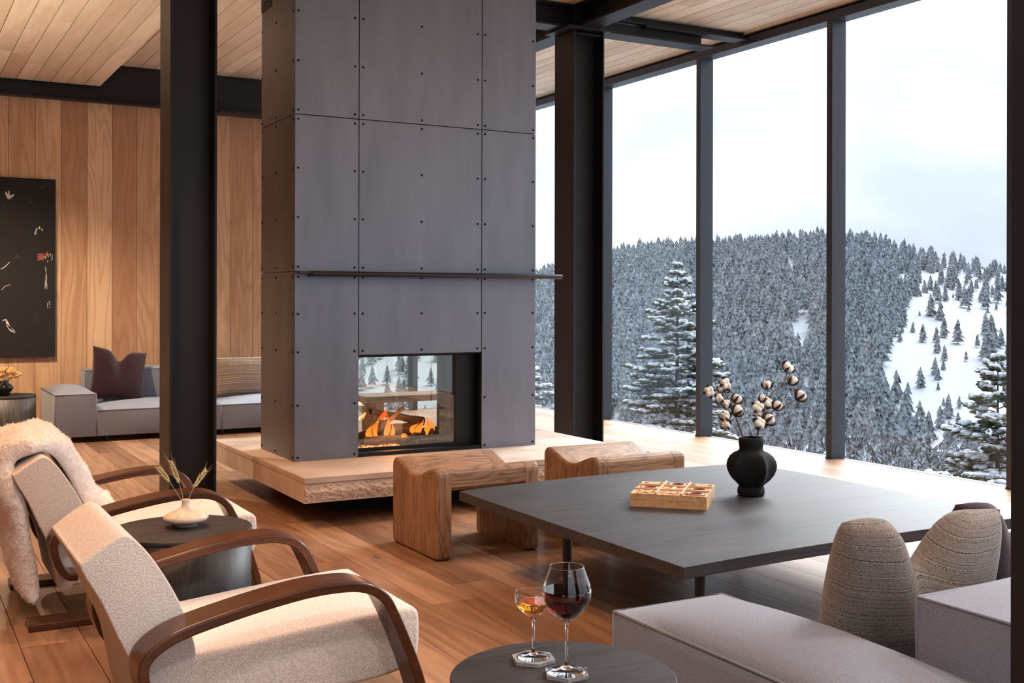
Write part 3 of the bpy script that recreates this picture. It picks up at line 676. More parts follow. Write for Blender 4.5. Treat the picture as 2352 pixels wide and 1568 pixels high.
# hearth: thick limestone slabs, split front face, floating above the floor
he = empty('hearth', (0, 0, 0), 0, 'floating limestone hearth slab with rough split front edge', 'hearth')
HX0, HX1, HY0, HY1, HB = 2.150, 4.62, 6.30, 8.37, 0.15
from mathutils import noise as mn
def slab(xa, xb, left):
    nx, nz = max(8, int((xb - xa) / 0.009)), 16
    vs = []; fs = []
    for a in range(nx + 1):
        for c in range(nz + 1):
            x = xa + (xb - xa) * a / nx; z = HB + 0.118 * c / nz
            edge = min(1, c / 1.5, (nz - c) / 1.5)
            q = Vector((x * 26 + z * 14, z * 34, 3.1)); d = (mn.noise(q) * 0.009 + mn.noise(q * 2.3) * 0.008 + mn.noise(q * 5) * 0.006)
            d += 0.020 * math.sin(math.pi * c / nz) - 0.006
            vs.append((x, HY0 + 0.012 - max(d, -0.008) * (0.35 + 0.65 * edge), z))
    for a in range(nx):
        for c in range(nz): n = a * (nz + 1) + c; fs.append((n, n + nz + 1, n + nz + 2, n + 1))
    b = MB().add(vs, fs)
    b.box(xa, xb, HY0 + 0.0, HY1, HB + 0.118, HT)
    b.box(xa, xb, HY0 + 0.012, HY1, HB, HB + 0.118)
    if left: b.box(xa - 0.003, xa, HY0 + 0.002, HY1, HB + 0.122, HT - 0.001)
    return b.build('slab', 'limestone', he)
slab(HX0, 3.07, True); slab(3.072, HX1, False)
MB().box(HX0 + 0.35, HX1 - 0.3, HY0 + 0.45, HY1 - 0.3, 0, HB).build('plinth', 'joint_black', he)

# logs, flames, embers
def log(p0, p1, r0, r1, label, bend=0.02):
    p0, p1 = Vector(p0), Vector(p1); c = (p0 + p1) / 2; L = (p1 - p0).length; n = 8; path = []; rad = []
    for k in range(n + 1):
        t = k / n; path.append((L * (t - 0.5), bend * math.sin(math.pi * t) + rnd.uniform(-.003, .003), rnd.uniform(-.004, .004))); rad.append((r0 + (r1 - r0) * t) * rnd.uniform(0.88, 1.1))
    o = MB().tube(path, rad, 9).build('fire_log', 'bark', None)
    o.matrix_world = Matrix.Translation(c) @ (p1 - p0).to_track_quat('X', 'Z').to_matrix().to_4x4()
    return tag(o, label, 'log', 'logs burning in the firebox')
log((2.86, 7.20, 0.372), (3.22, 7.24, 0.362), 0.030, 0.034, 'thick bark log lying at the front left of the fire')
log((3.16, 7.19, 0.36), (3.44, 7.30, 0.40), 0.024, 0.022, 'log lying crosswise at the front right of the fire')
log((3.06, 7.33, 0.415), (3.36, 7.40, 0.415), 0.040, 0.046, 'split log glowing in the middle of the fire')
log((2.99, 7.36, 0.560), (3.42, 7.42, 0.455), 0.020, 0.034, 'long log sloping down to the right across the pile')
log((2.98, 7.30, 0.40), (3.20, 7.26, 0.585), 0.022, 0.014, 'thin branch standing up steeply out of the pile')
log((2.84, 7.42, 0.365), (3.1, 7.45, 0.40), 0.030, 0.026, 'log lying at the back left of the fire')
log((3.3, 7.45, 0.365), (3.60, 7.40, 0.40), 0.030, 0.036, 'charred log at the back right of the fire')
log((3.25, 7.14, 0.35), (3.52, 7.16, 0.35), 0.018, 0.018, 'pale thin log lying close to the glass')
def flame(c, h, w, lean):
    b = MB(); n, m = 10, 12; path = []; rad = []
    for k in range(m + 1):
        t = k / m; path.append((c[0] + lean * t * t + 0.012 * math.sin(5 * t + c[0] * 20), c[1] + 0.006 * math.sin(4 * t), c[2] + h * t)); rad.append(max(0.0008, w * (math.sin(math.pi * min(1, t * 0.9 + 0.18)) ** 1.1) * (1 - t * 0.55)))
    return b.tube(path, rad, n)
fm = MB()
for c, h, w, l in (((2.95, 7.28, 0.37), 0.12, 0.03, 0.03), ((3.0, 7.28, 0.38), 0.17, 0.022, 0.01), ((3.07, 7.25, 0.375), 0.19, 0.026, -0.01), ((3.11, 7.27, 0.37), 0.12, 0.02, 0.01),
                   ((3.33, 7.28, 0.385), 0.11, 0.03, 0.02), ((3.39, 7.28, 0.38), 0.14, 0.026, -0.01), ((3.43, 7.3, 0.38), 0.12, 0.022, 0.0), ((3.29, 7.3, 0.40), 0.07, 0.025, 0.03), ((3.17, 7.22, 0.375), 0.035, 0.03, 0.03), ((2.90, 7.24, 0.36), 0.04, 0.03, -0.02), ((3.06, 7.3, 0.50), 0.09, 0.022, 0.02)):
    f_ = flame(c, h, w, l); fm.add(f_.v, f_.f)
tag(fm.build('flames', 'flame', None, smooth=True), 'orange flames licking around the burning logs', 'fire', None, 'stuff')
em = MB()
for k in range(130):
    em.ball((rnd.uniform(2.84, 3.12), rnd.uniform(7.12, 7.24), 0.333), (rnd.uniform(.006, .012),) * 3, 6, 4)
tag(em.build('embers', 'ember'), 'bed of glowing red embers below the logs', 'embers', None, 'stuff')
fl_l = bpy.data.lights.new('fire_light', 'POINT'); fl_l.energy = 1.5; fl_l.color = (1, 0.4, 0.12); fl_l.shadow_soft_size = 0.08
flo = bpy.data.objects.new('fire_light', fl_l); COL.objects.link(flo); flo.location = (3.1, 7.2, 0.5)

# ================================================================== FURNITURE
# --- saddle stools
def make_stool():
    w, d, h, lw = 0.615, 0.575, 0.475, 0.085
    s = empty('stool', (0, 0, 0))
    def top(y):   # saddle curve along Y: high front and back, dip in the middle
        t = (y / d) * 2 - 1
        return h - 0.062 * (math.cos(t * math.pi / 2 * 1.12) ** 2 if abs(t) < 0.89 else 0)
    def prof(z0, inset=0.0, crown=0.0):
        r = 0.045; pts = []
        rb = 0.03
        pts += [(inset + rb, z0)]
        pts += [(d - inset - rb, z0)]
        for k in range(1, 5): a = k / 4 * math.pi / 2; pts.append((d - inset - rb + rb * math.sin(a), z0 + rb - rb * math.cos(a)))
        for k in range(0, 5): a = k / 4 * math.pi / 2; pts.append((d - inset - r + r * math.cos(a), h - r + r * math.sin(a) - crown))
        n = 18
        for k in range(1, n): y = d - inset - r - (d - 2*inset - 2*r) * k / n; pts.append((y, top(y) - crown))
        for k in range(0, 5): a = k / 4 * math.pi / 2; pts.append((inset + r - r * math.sin(a), h - r + r * math.cos(a) - crown))
        # lower front corner
        for k in range(0, 4): a = (k / 4) * math.pi / 2; pts.append((inset + rb - rb * math.cos(a), z0 + rb - rb * math.sin(a)))
        return pts
    for x0 in (0.0, w - lw):
        lp = MB().prism_x(prof(0.0), x0, x0 + lw).build('leg_panel', 'stool_oak_up', s)
        xo = x0 if x0 == 0.0 else x0 + lw
        at = lp.data.attributes.new('bevel_weight_edge', 'FLOAT', 'EDGE')
        for e_ in lp.data.edges:
            at.data[e_.index].value = 1.0 if all(abs(lp.data.vertices[v].co.x - xo) < 1e-5 for v in e_.vertices) else 0.0
        bm_ = lp.modifiers.new('bevel', 'BEVEL'); bm_.width = 0.02; bm_.segments = 4; bm_.limit_method = 'WEIGHT'
    r = 0.045; n = 18; ins = 0.0008
    pts = [(ins + 0.02, 0.355), (d - ins - 0.02, 0.355), (d - ins, 0.375)]
    for k in range(0, 5): a = k / 4 * math.pi / 2; pts.append((d - ins - r + r * math.cos(a), h - r + r * math.sin(a) - ins))
    for k in range(1, n): y = d - ins - r - (d - 2*ins - 2*r) * k / n; pts.append((y, top(y) - ins))
    for k in range(0, 5): a = k / 4 * math.pi / 2; pts.append((ins + r - r * math.sin(a), h - r + r * math.cos(a) - ins))
    pts.append((ins, 0.375))
    MB().prism_x(pts, lw - 0.004, w - lw + 0.004).build('seat', 'stool_oak_long', s)
    return s
stool = make_stool()
stool.location = (2.475, 5.205, 0)
tag(stool, 'oak saddle stool in front of the hearth, left one beside the table corner', 'stool', 'oak saddle stools')
s2 = copy_tree(stool); s2.location = (3.425, 5.155, 0)
tag(s2, 'oak saddle stool behind the black table, right one nearer the windows', 'stool', 'oak saddle stools')

# --- coffee table
ct = empty('coffee_table', (0, 0, 0), 0, 'large low black-stained oak coffee table with softly bowed sides', 'table')
def arc(a, m, b, n=10):
    a, m, b = Vector(a), Vector(m), Vector(b); c = 2 * m - (a + b) / 2
    return [((1-t)**2 * a + 2*t*(1-t) * c + t*t * b)[:] for t in [k / n for k in range(n)]]
poly = arc((2.476, 3.175), (3.35, 3.222), (4.30, 3.195)) + arc((4.30, 3.195), (4.40, 4.1), (4.375, 5.02)) + arc((4.375, 5.02), (3.40, 5.062), (2.485, 4.965)) + arc((2.485, 4.965), (2.478, 4.07), (2.476, 3.175))
MB().prism_z(poly, 0.354, 0.400).build('tabletop', 'black_oak_table', ct, bevel=0.0015, seg=1)
for x, y in ((2.66, 4.24), (2.67, 3.32), (4.18, 3.36), (4.16, 4.84)):
    MB().tube([(x, y, 0), (x, y, 0.354)], 0.021, 20).build('leg', 'lamp_black', ct, smooth=False)

# --- burl game box with noughts and crosses
gb = empty('game_box', (3.236, 4.222, 0.400), R(-45.5), 'burl wood noughts-and-crosses box on the black coffee table', 'game')
q = 0.174
MB().box(-q, q, -q, q, 0, 0.032).build('base', 'burl', gb, bevel=0.0015)
lid = MB().box(-q, q, -q, q, 0.033, 0.052)
lid.box(-q, q, -q, -q + 0.012, 0.052, 0.062); lid.box(-q, q, q - 0.012, q, 0.052, 0.062); lid.box(-q, -q + 0.012, -q + 0.012, q - 0.012, 0.052, 0.062); lid.box(q - 0.012, q, -q + 0.012, q - 0.012, 0.052, 0.062)
lid.build('tray', 'burl', gb, bevel=0.001)
for t in (-1, 1):
    MB().box(t * 0.058 - 0.005, t * 0.058 + 0.005, -q + 0.0, q - 0.0, 0.0605, 0.070).build('grid_bar', 'pale_maple', gb, bevel=0.001)
    MB().box(-q + 0.0, q - 0.0, t * 0.058 - 0.005, t * 0.058 + 0.005, 0.0605, 0.0695).build('grid_bar', 'pale_maple', gb, bevel=0.001)
MB().box(-q + 0.012, q - 0.012, -q + 0.012, q - 0.012, 0.052, 0.0545).build('tray_floor', 'pale_maple', gb)
layout = [['X', 'X', 'O'], ['O', '+', 'O'], ['X', 'O', 'X']]
names_r = ['front', 'middle', 'back']; names_c = ['left', 'centre', 'right']
for r_ in range(3):
    for c_ in range(3):
        k = layout[r_][c_]; cx, cy = (c_ - 1) * 0.115, (r_ - 1) * 0.115
        wp = Matrix.Rotation(R(-45.5), 4, 'Z') @ Vector((cx, cy, 0.0545)) + Vector((3.236, 4.222, 0.400))
        if k == 'O':
            o = MB().lathe([(0.026, 0), (0.044, 0), (0.046, 0.006), (0.040, 0.011), (0.030, 0.011)], 28, close=True).build('game_ring', 'o_piece_wood', None, smooth=True)
            tag(o, 'dark wooden nought ring in the %s row, %s cell of the game box' % (names_r[r_], names_c[c_]), 'game piece', 'game pieces in the box')
        else:
            b_ = MB()
            for a in ((45, 135) if k == 'X' else (0, 90)):
                mrot = Matrix.Rotation(R(a), 4, 'Z'); bb_ = MB().box(-0.043, 0.043, -0.009, 0.009, 0, 0.010 if a in (45, 0) else 0.0104)
                b_.add([(mrot @ Vector(v))[:] for v in bb_.v], bb_.f)
            o = b_.build('game_cross', 'x_piece_wood', None, bevel=0.001)
            tag(o, 'pale wooden cross in the %s row, %s cell of the game box' % (names_r[r_], names_c[c_]), 'game piece', 'game pieces in the box')
        o.location = wp; o.rotation_euler = (0, 0, R(-45.5))

# --- black finned vase with two cotton stems
VX, VY = 3.676, 4.185
def fin(a, z):
    if 0.045 < z < 0.205:
        t = math.sin(math.pi * (z - 0.045) / 0.16) ** 0.6
        u = ((a / (2 * math.pi) * 5 + 0.36) % 1.0); dist = abs(u - 0.5) * 2
        return 1 - 0.32 * t * (1 - max(0, (dist - 0.0)) ** 2.2)
    return 1
prof = [(0.070, 0), (0.079, 0.006), (0.081, 0.02), (0.079, 0.036), (0.072, 0.046), (0.088, 0.054), (0.118, 0.072), (0.142, 0.095), (0.156, 0.12), (0.160, 0.14), (0.154, 0.162), (0.136, 0.186), (0.108, 0.204), (0.078, 0.215), (0.069, 0.224), (0.070, 0.236), (0.073, 0.25), (0.073, 0.268), (0.070, 0.279), (0.064, 0.281), (0.060, 0.272), (0.060, 0.22), (0.05, 0.2)]
prof = [(r_ * 0.81, z_) for r_, z_ in prof]
vz = MB().lathe(prof, 96, (0, 0, 0), fin).build('vase', 'vase_black', None, (VX, VY, 0.400), smooth=True)
tag(vz, 'matte black finned vase holding cotton stems on the coffee table', 'vase')
def boll(parent, c, r, view, kind):
    r *= 0.88
    rt = Vector(view).to_track_quat('Z', 'Y').to_matrix()
    b = MB(); k0 = rnd.random() * 6
    if kind == 'c':
        for k in range(4): a = k0 + k * math.pi / 2; b.ball(Vector(c) + rt @ Vector((math.cos(a) * r * 0.5, math.sin(a) * r * 0.5, 0)), (r * 0.62,) * 3, 10, 7)
    else:
        for k in range(3): a = k0 + k * 2.1; b.ball(Vector(c) + rt @ Vector((math.cos(a) * r * 0.34, math.sin(a) * r * 0.34, r * 0.1)), (r * 0.68, r * 0.68, r * 0.85), 10, 7, rt)
    o = b.build('cotton_boll', 'cotton_white', parent, smooth=True)
    h = MB()
    for k in range(4):
        a = k0 + 0.78 + k * math.pi / 2; pts = []
        for j in range(5):
            t = j / 4; pts.append(Vector(c) + rt @ Vector((math.cos(a) * r * (0.25 + 0.95 * math.sin(t * 2.2)), math.sin(a) * r * (0.25 + 0.95 * math.sin(t * 2.2)), -r * 1.05 + t * r * 1.9)))
        h.tube(pts, [r * 0.12, r * 0.26, r * 0.28, r * 0.18, r * 0.02], 6)
    h.build('husk', 'boll_brown', o, smooth=True)
def PX(px, py, dy=0.0): return at_y(px, py, VY + dy)
def cotton(label, stem, twigs, bolls):
    root = empty('cotton_stem', PX(*stem[0]), 0, label, 'dried stem')
    inv = Matrix.Translation(-root.location)
    sp = spline([inv @ PX(*p) for p in stem], 5)
    MB().tube(sp, [0.0042 - 0.0026 * k / (len(sp) - 1) for k in range(len(sp))], 6).build('stalk', 'stem_brown', root, smooth=True)
    for t in twigs:
        MB().tube([inv @ PX(*p) for p in t], [0.0024] * (len(t) - 1) + [0.0016], 6).build('twig', 'stem_brown', root)
    for (px, py, dy, r, kind, vx, vy) in bolls:
        boll(root, inv @ PX(px, py, dy), r, Vector((vx, -0.7 if kind == 'c' else -0.25, vy)), kind)
cotton('cotton stem leaning left out of the black vase',
       [(1716, 1060, 0), (1706, 1003, 0), (1690, 958, 0.02), (1677, 925, 0.03), (1665, 900, 0.03), (1660, 880, 0.03), (1640, 871, 0.02)],
       [[(1684, 942, 0), (1671, 930, -.02), (1655, 927, -.03)], [(1672, 925, 0.02), (1683, 918, .0), (1690, 916, .0)], [(1663, 895, .02), (1645, 905, .0), (1632, 900, -.01)], [(1684, 942, 0.01), (1692, 945, -.01)]],
       [(1666, 881, .02, .030, 'c', 0, .2), (1629, 899, -.02, .028, 'c', -.2, .2), (1652, 915, -.02, .024, 's', -.3, .3), (1656, 894, .03, .02, 's', -.3, .6), (1671, 894, .05, .018, 's', 0, .6), (1668, 928, -.01, .025, 's', -.5, .8), (1693, 916, 0, .026, 's', .5, .7), (1694, 943, -.02, .031, 's', .5, .5), (1667, 956, -.02, .027, 's', -.6, .6), (1668, 975, -.03, .026, 's', -.6, .4)])
cotton('cotton stem leaning right out of the black vase',
       [(1733, 1060, 0), (1740, 1000, 0), (1748, 965, -.01), (1758, 938, 0), (1768, 915, .02), (1776, 900, .03), (1795, 885, .04), (1805, 868, .04), (1808, 855, .04)],
       [[(1752, 955, 0), (1785, 940, -.02), (1815, 925, -.04), (1828, 916, -.05)], [(1795, 887, .04), (1806, 878, .03), (1814, 874, .03)], [(1776, 900, .03), (1772, 893, .04), (1766, 888, .05)]],
       [(1811, 843, .04, .032, 'c', .2, .6), (1821, 874, .03, .028, 's', .4, .9), (1762, 884, .05, .026, 's', -.3, .9), (1839, 909, -.05, .031, 's', .5, .5), (1751, 914, .03, .022, 's', 0, .8), (1764, 925, .02, .032, 'c', .2, .3), (1785, 931, -.01, .028, 's', .5, .6), (1741, 934, -.02, .031, 'c', -.3, .3), (1740, 948, -.01, .022, 's', -.4, .2), (1766, 963, -.03, .032, 's', .5, .4), (1745, 971, -.04, .033, 'c', 0, .3)])

# --- armchairs
def make_chair():
    c = empty('armchair', (0, 0, 0))
    outer = [(.71, .188), (.665, .193), (.625, .24), (.602, .31), (.606, .365), (.645, .408), (.722, .443), (.875, .478), (1.0, .50), (1.10, .512), (1.20, .513), (1.26, .503), (1.305, .482), (1.338, .450), (1.36, .41), (1.381, .365), (1.427, .254), (1.455, .17), (1.475, .10), (1.476, .05), (1.452, .015), (1.41, 0.0), (1.34, 0), (1.0, 0), (.52, 0)]
    path = [Vector((p.x, p.y)) for p in spline([(a, b_, 0) for a, b_ in outer], 4)]
    inner = []; T = 0.031
    for k, p in enumerate(path):
        d = (path[min(k+1, len(path)-1)] - path[max(k-1, 0)]).normalized(); inner.append(p + Vector((d.y, -d.x)) * T)
    def arm(y0, y1):
        n = len(path); vs = []
        for p, q in zip(path, inner): vs += [(p.x, y0, p.y), (p.x, y1, p.y), (q.x, y1, q.y), (q.x, y0, q.y)]
        fs = [(0, 1, 2, 3), tuple(4*(n-1) + j for j in (3, 2, 1, 0))]
        for k in range(n - 1):
            for j in range(4): fs.append((4*k + j, 4*k + 4 + j, 4*k + 4 + (j+1) % 4, 4*k + (j+1) % 4))
        MB().add(vs, fs).build('arm_frame', 'walnut_arm', c, smooth=False, bevel=0.007, seg=3, fix=True)
    arm(-0.45, -0.315); arm(0.31, 0.44)
    back = [(.655, .118), (.70, .128), (.775, .25), (.789, .31), (.786, .355), (.752, .459), (.712, .541), (.668, .612), (.635, .655), (.603, .682), (.57, .68), (.488, .625), (.478, .60), (.53, .505), (.575, .40), (.62, .295)]
    def puff(prof, y0, y1, name, crown):
        n = len(prof); cx = sum(p[0] for p in prof) / n; cz = sum(p[1] for p in prof) / n
        pr = spline([(a, b_, 0) for a, b_ in prof + [prof[0]]], 3)[:-1]
        b = MB(); m = 10; k = len(pr); vs = []
        for j in range(m + 1):
            t = j / m; y = y0 + (y1 - y0) * t
            e = min(1, min(j, m - j) / 1.0) if True else 1
            s_ = 1.0 + crown * math.sin(math.pi * t)
            for p in pr: vs.append((cx + (p.x - cx) * s_, y, cz + (p.y - cz) * s_))
        fs = [tuple(range(k)), tuple(range((m+1)*k - 1, m*k - 1, -1))]
        for j in range(m):
            for i_ in range(k): fs.append((j*k + i_, (j+1)*k + i_, (j+1)*k + (i_+1) % k, j*k + (i_+1) % k))
        o = b.add(vs, fs).build(name, 'boucle', c, smooth=True, bevel=0.018, seg=3, fix=True)
        return o
    puff(back, -0.305, 0.30, 'backrest', 0.0)
    seat = [(.66, .132), (1.0, .142), (1.3, .155), (1.42, .168), (1.475, .19), (1.497, .23), (1.499, .33), (1.488, .358), (1.455, .368), (1.3, .362), (1.1, .346), (.9, .328), (.70, .305), (.655, .20)]
    puff(seat, -0.302, 0.297, 'seat', 0.0)
    return c
ch = make_chair(); ch.location = (0, 3.575, 0)
tag(ch, 'cream boucle armchair with bent walnut arms, nearest the viewer', 'armchair', 'boucle armchairs')
ch2 = copy_tree(ch); ch2.location = (-0.005, 5.345, 0)
tag(ch2, 'cream boucle armchair with bent walnut arms under the fur throw', 'armchair', 'boucle armchairs')

# fur throw over the far armchair's back
def throw():
    path = spline([(.555, 0, .07), (.545, 0, .2), (.515, 0, .35), (.495, 0, .50), (.458, 0, .60), (.470, 0, .672), (.53, 0, .708), (.60, 0, .72), (.67, 0, .68), (.735, 0, .59), (.785, 0, .49), (.83, 0, .42), (.91, 0, .385)], 9)
    n = len(path); m = 34; vs = []; fs = []
    for side in (0, 1):
        for i_, p in enumerate(path):
            d = (path[min(i_+1, n-1)] - path[max(i_-1, 0)]).normalized(); nn = Vector((-d.z, 0, d.x))
            t = i_ / (n - 1)
            ya = 5.05 + 0.06 * min(1, t / 0.4) + 0.16 * min(1, max(0, (t - 0.52) / 0.3)) + 0.02 * math.sin(t * 19); yb = 5.80 - 0.02 * math.sin(t * 14)
            for j in range(m + 1):
                s_ = j / m; y = ya + (yb - ya) * s_
                rib = 0.016 * abs(math.sin(t * 17)) ; q = Vector((p.x * 8, y * 8, p.z * 8))
                lump = mn.noise(q) * 0.016 + mn.noise(q * 2.6) * 0.010 + mn.noise(q * 7) * 0.005
                edge = min(1, s_ / 0.07, (1 - s_) / 0.07, t / 0.03, (1 - t) / 0.03) ** 0.5
                off = (0.036 + rib * 1.3 + lump * 1.2) * edge if side else -0.03 * edge
                v = p + nn * off; vs.append((v.x, y, v.z))
    W_ = m + 1
    for side in (0, 1):
        o_ = side * n * W_
        for i_ in range(n - 1):
            for j in range(m):
                f = (o_ + i_*W_ + j, o_ + i_*W_ + j + 1, o_ + (i_+1)*W_ + j + 1, o_ + (i_+1)*W_ + j)
                fs.append(f if side == 0 else f[::-1])
    o = MB().add(vs, fs).build('fur_throw', 'fur_white', None, smooth=True, fix=True)
    tag(o, 'white ribbed fur throw draped over the far armchair back', 'throw')
    tf = MB(); base = n * W_
    for k in range(22000):
        i_, j = rnd.randrange(n - 1), rnd.randrange(m); A, B_, C = (Vector(vs[base + i_*W_ + j]), Vector(vs[base + i_*W_ + j + 1]), Vector(vs[base + (i_+1)*W_ + j]))
        nn = (B_ - A).cross(C - A)
        if nn.length < 1e-9: continue
        nn.normalize(); p = A + (B_ - A) * rnd.random() + (C - A) * rnd.random()
        if nn.dot(p - Vector((.62, p.y, .4))) < 0: nn = -nn
        d = (nn + Vector((rnd.uniform(-.7, .7), rnd.uniform(-.7, .7), rnd.uniform(-.9, .3)))).normalized(); w_ = d.cross(Vector((rnd.random(), rnd.random(), rnd.random()))).normalized() * .0026
        tf.add([(p - w_)[:], (p + w_)[:], (p + d * rnd.uniform(.007, .015))[:]], [(0, 1, 2)])
    tag(tf.build('fur_pile', 'fur_tuft', o), kind='stuff')
throw()

# --- round side tables
def drum(x, y, r, h, m, label):
    t = empty('side_table', (x, y, 0), 0, label, 'side table', 'drum side tables')
    MB().lathe([(r - .02, 0), (r - .012, .012), (r - .004, .022), (r - .002, h - .018)], 72).build('body', m, t, smooth=False).data.polygons.foreach_set('use_smooth', [True] * 216 + [False, False])
    MB().lathe([(r - .002, h - .018), (r, h - .014), (r, h - .003), (r - .003, h)], 72).build('top', 'black_oak_table', t).data.polygons.foreach_set('use_smooth', [True] * 216 + [False, False])
    return t
TH = 0.47
drum(1.000, 4.374, 0.264, TH, 'black_oak_up', 'round black oak drum table standing between the two armchairs')
drum(1.390, 2.232, 0.265, TH, 'black_oak_up', 'round black oak drum table in the foreground carrying two glasses')
drum(0.985, 11.35, 0.27, 0.45, 'grey_oak_up', 'round grey oak drum table beside the back sofa')

# bud vase with wheat
BV = Vector((1.022, 4.397, TH))
o = MB().lathe([(.028, 0), (.042, .002), (.044, .008), (.055, .014), (.078, .024), (.0855, .034), (.080, .043), (.060, .054), (.038, .063), (.022, .072), (.0155, .084), (.0145, .098), (.016, .104), (.0125, .104), (.011, .095), (.011, .07)], 48).build('bud_vase', 'vase_cream', None, BV, smooth=True)
tag(o, 'small cream squat bud vase on the drum table between armchairs', 'vase')
def wheat(pts, tip, label):
    base = at_y(*pts[0], BV.y); root = empty('wheat_stem', base, 0, label, 'dried stem', 'wheat ears in the bud vase')
    P = [at_y(px, py, BV.y) - base for px, py in pts]
    MB().tube(spline(P, 4), 0.0011, 5).build('stalk', 'straw', root)
    a, b_ = P[-1], at_y(*tip, BV.y) - base; d = b_ - a
    ear = MB(); aw = MB()
    side = d.cross(Vector((0, 1, 0))).normalized()
    for k in range(15):
        t = k / 14; s_ = (-1) ** k; c_ = a + d * (t * 0.92 + .03)
        w_ = .0055 * math.sin(math.pi * (0.12 + 0.8 * t)) + .0015
        rt = (d.normalized() * 0.85 + side * s_ * 0.4).to_track_quat('Z', 'Y').to_matrix()
        ear.ball(c_ + side * s_ * w_ * 0.75 + Vector((0, rnd.uniform(-.003, .003), 0)), (.0038, .0038, .0085), 6, 5, rt)
        dd = (d.normalized() + side * s_ * rnd.uniform(.08, .3) + Vector((0, rnd.uniform(-.15, .15), 0)))
        aw.tube([c_ + side * s_ * w_, c_ + side * s_ * w_ + dd * rnd.uniform(.03, .055)], [.0006, .0001], 3)
    ear.build('ear', 'straw', root, smooth=True); aw.build('awns', 'straw', root)
wheat([(422, 1156), (405, 1130), (388, 1104)], (362, 1072), 'wheat ear leaning furthest left in the bud vase')
wheat([(423, 1156), (417, 1128), (411, 1107)], (391, 1057), 'wheat ear standing tallest in the bud vase')
wheat([(431, 1154), (438, 1134), (446, 1118)], (474, 1077), 'wheat ear leaning right in the bud vase')

# --- coasters and glasses
def coaster(x, y, a, label):
    o = MB().prism_z([(0.056 * math.cos(R(a + 60 * k)), 0.056 * math.sin(R(a + 60 * k))) for k in range(6)], 0, 0.010).build('coaster', 'coaster_grey', None, (x, y, TH), bevel=0.001)
    tag(o, label, 'coaster', 'hexagonal coasters')
coaster(1.381, 2.355, 12, 'grey hexagonal coaster under the amber coupe')
coaster(1.396, 2.227, 2, 'grey hexagonal coaster under the red wine glass')
def glassware(name, x, y, foot, bowl, liq, lmat, label, sc):
    g_ = empty(name, (x, y, TH + 0.0102), 0, label, 'glass')
    foot = [(r_ * sc, z_) for r_, z_ in foot]; bowl = [(r_ * sc, z_) for r_, z_ in bowl]; liq = [(r_ * sc, z_) for r_, z_ in liq]
    MB().lathe(foot, 48).build('stem', 'clear_glass', g_, smooth=True, fix=True)
    b_ = MB().lathe(bowl, 64); b_.f = b_.f[:-2]
    b_.build('bowl', 'thin_glass', g_, smooth=True)
    rim = bowl[-1]; MB().tube([(rim[0] * math.cos(k * math.pi / 24), rim[0] * math.sin(k * math.pi / 24), rim[1]) for k in range(49)], 0.0008, 6, False).build('rim', 'clear_glass', g_, smooth=True)
    MB().lathe(liq, 64).build('drink', lmat, g_, smooth=False).data.polygons.foreach_set('use_smooth', [True] * (64 * (len(liq) - 1)) + [False, False])
def sm(pts, n=4): return [(max(p.x, 0.0004), p.y) for p in spline([(a, b_, 0) for a, b_ in pts], n)]
wo = [(.0575, 0), (.058, .0015), (.045, .004), (.020, .008), (.008, .014), (.0047, .024), (.0043, .07), (.0046, .108), (.009, .1195), (.0004, .1205)]
wb_ = sm([(.0004, .1207), (.010, .1212), (.032, .130), (.052, .147), (.0655, .170), (.0685, .186), (.065, .203), (.057, .222), (.0475, .245)])
wl = sm([(.0004, .1218), (.010, .1224), (.0315, .1312), (.0512, .148), (.0645, .1705), (.0674, .186)]) + [(.0668, .1915)]
glassware('wine_glass', 1.396, 2.227, wo, wb_, wl, 'red_wine', 'tall stemmed glass of red wine on the foreground table', 0.845)
co = [(.0495, 0), (.050, .0015), (.040, .0035), (.016, .007), (.007, .012), (.0042, .022), (.0040, .05), (.0048, .085), (.009, .096), (.0004, .097)]
cb_ = sm([(.0004, .0972), (.010, .0977), (.026, .105), (.044, .118), (.0555, .131), (.0575, .141), (.0555, .157)])
cq = sm([(.0004, .0982), (.010, .0988), (.0255, .1062), (.0434, .1190), (.0546, .1316)]) + [(.0562, .1365)]
glassware('coupe_glass', 1.381, 2.355, co, cb_, cq, 'amber_drink', 'shallow coupe glass of amber drink on the foreground table', 0.8)

# --- sofas
def puffbox(x0, x1, y0, y1, z0, z1, crown, side=0.012, n=12):
    b = MB()
    def P(u, v, w):  # u,v,w in -1..1
        cu, cv, cw = (1 - u*u), (1 - v*v), (1 - w*w)
        x = (x0 + x1)/2 + (x1 - x0)/2 * u + (side * u if abs(u) == 1 else 0) * cv * cw
        y = (y0 + y1)/2 + (y1 - y0)/2 * v + (side * v if abs(v) == 1 else 0) * cu * cw
        z = (z0 + z1)/2 + (z1 - z0)/2 * w + (crown if w == 1 else 0) * (cu ** 0.7) * (cv ** 0.7)
        return (x, y, z)
    g_ = [-1 + 2 * k / n for k in range(n + 1)]; g_[0], g_[-1] = -1, 1
    for ax in range(3):
        for s_ in (-1, 1):
            vs = []
            for a in g_:
                for c_ in g_:
                    vs.append(P(s_, a, c_) if ax == 0 else P(c_, s_, a) if ax == 1 else P(a, c_, s_))
            fs = [(i_*(n+1)+j, (i_+1)*(n+1)+j, (i_+1)*(n+1)+j+1, i_*(n+1)+j+1) for i_ in range(n) for j in range(n)]
            if s_ < 0: fs = [f[::-1] for f in fs]
            b.add(vs, fs)
    return b
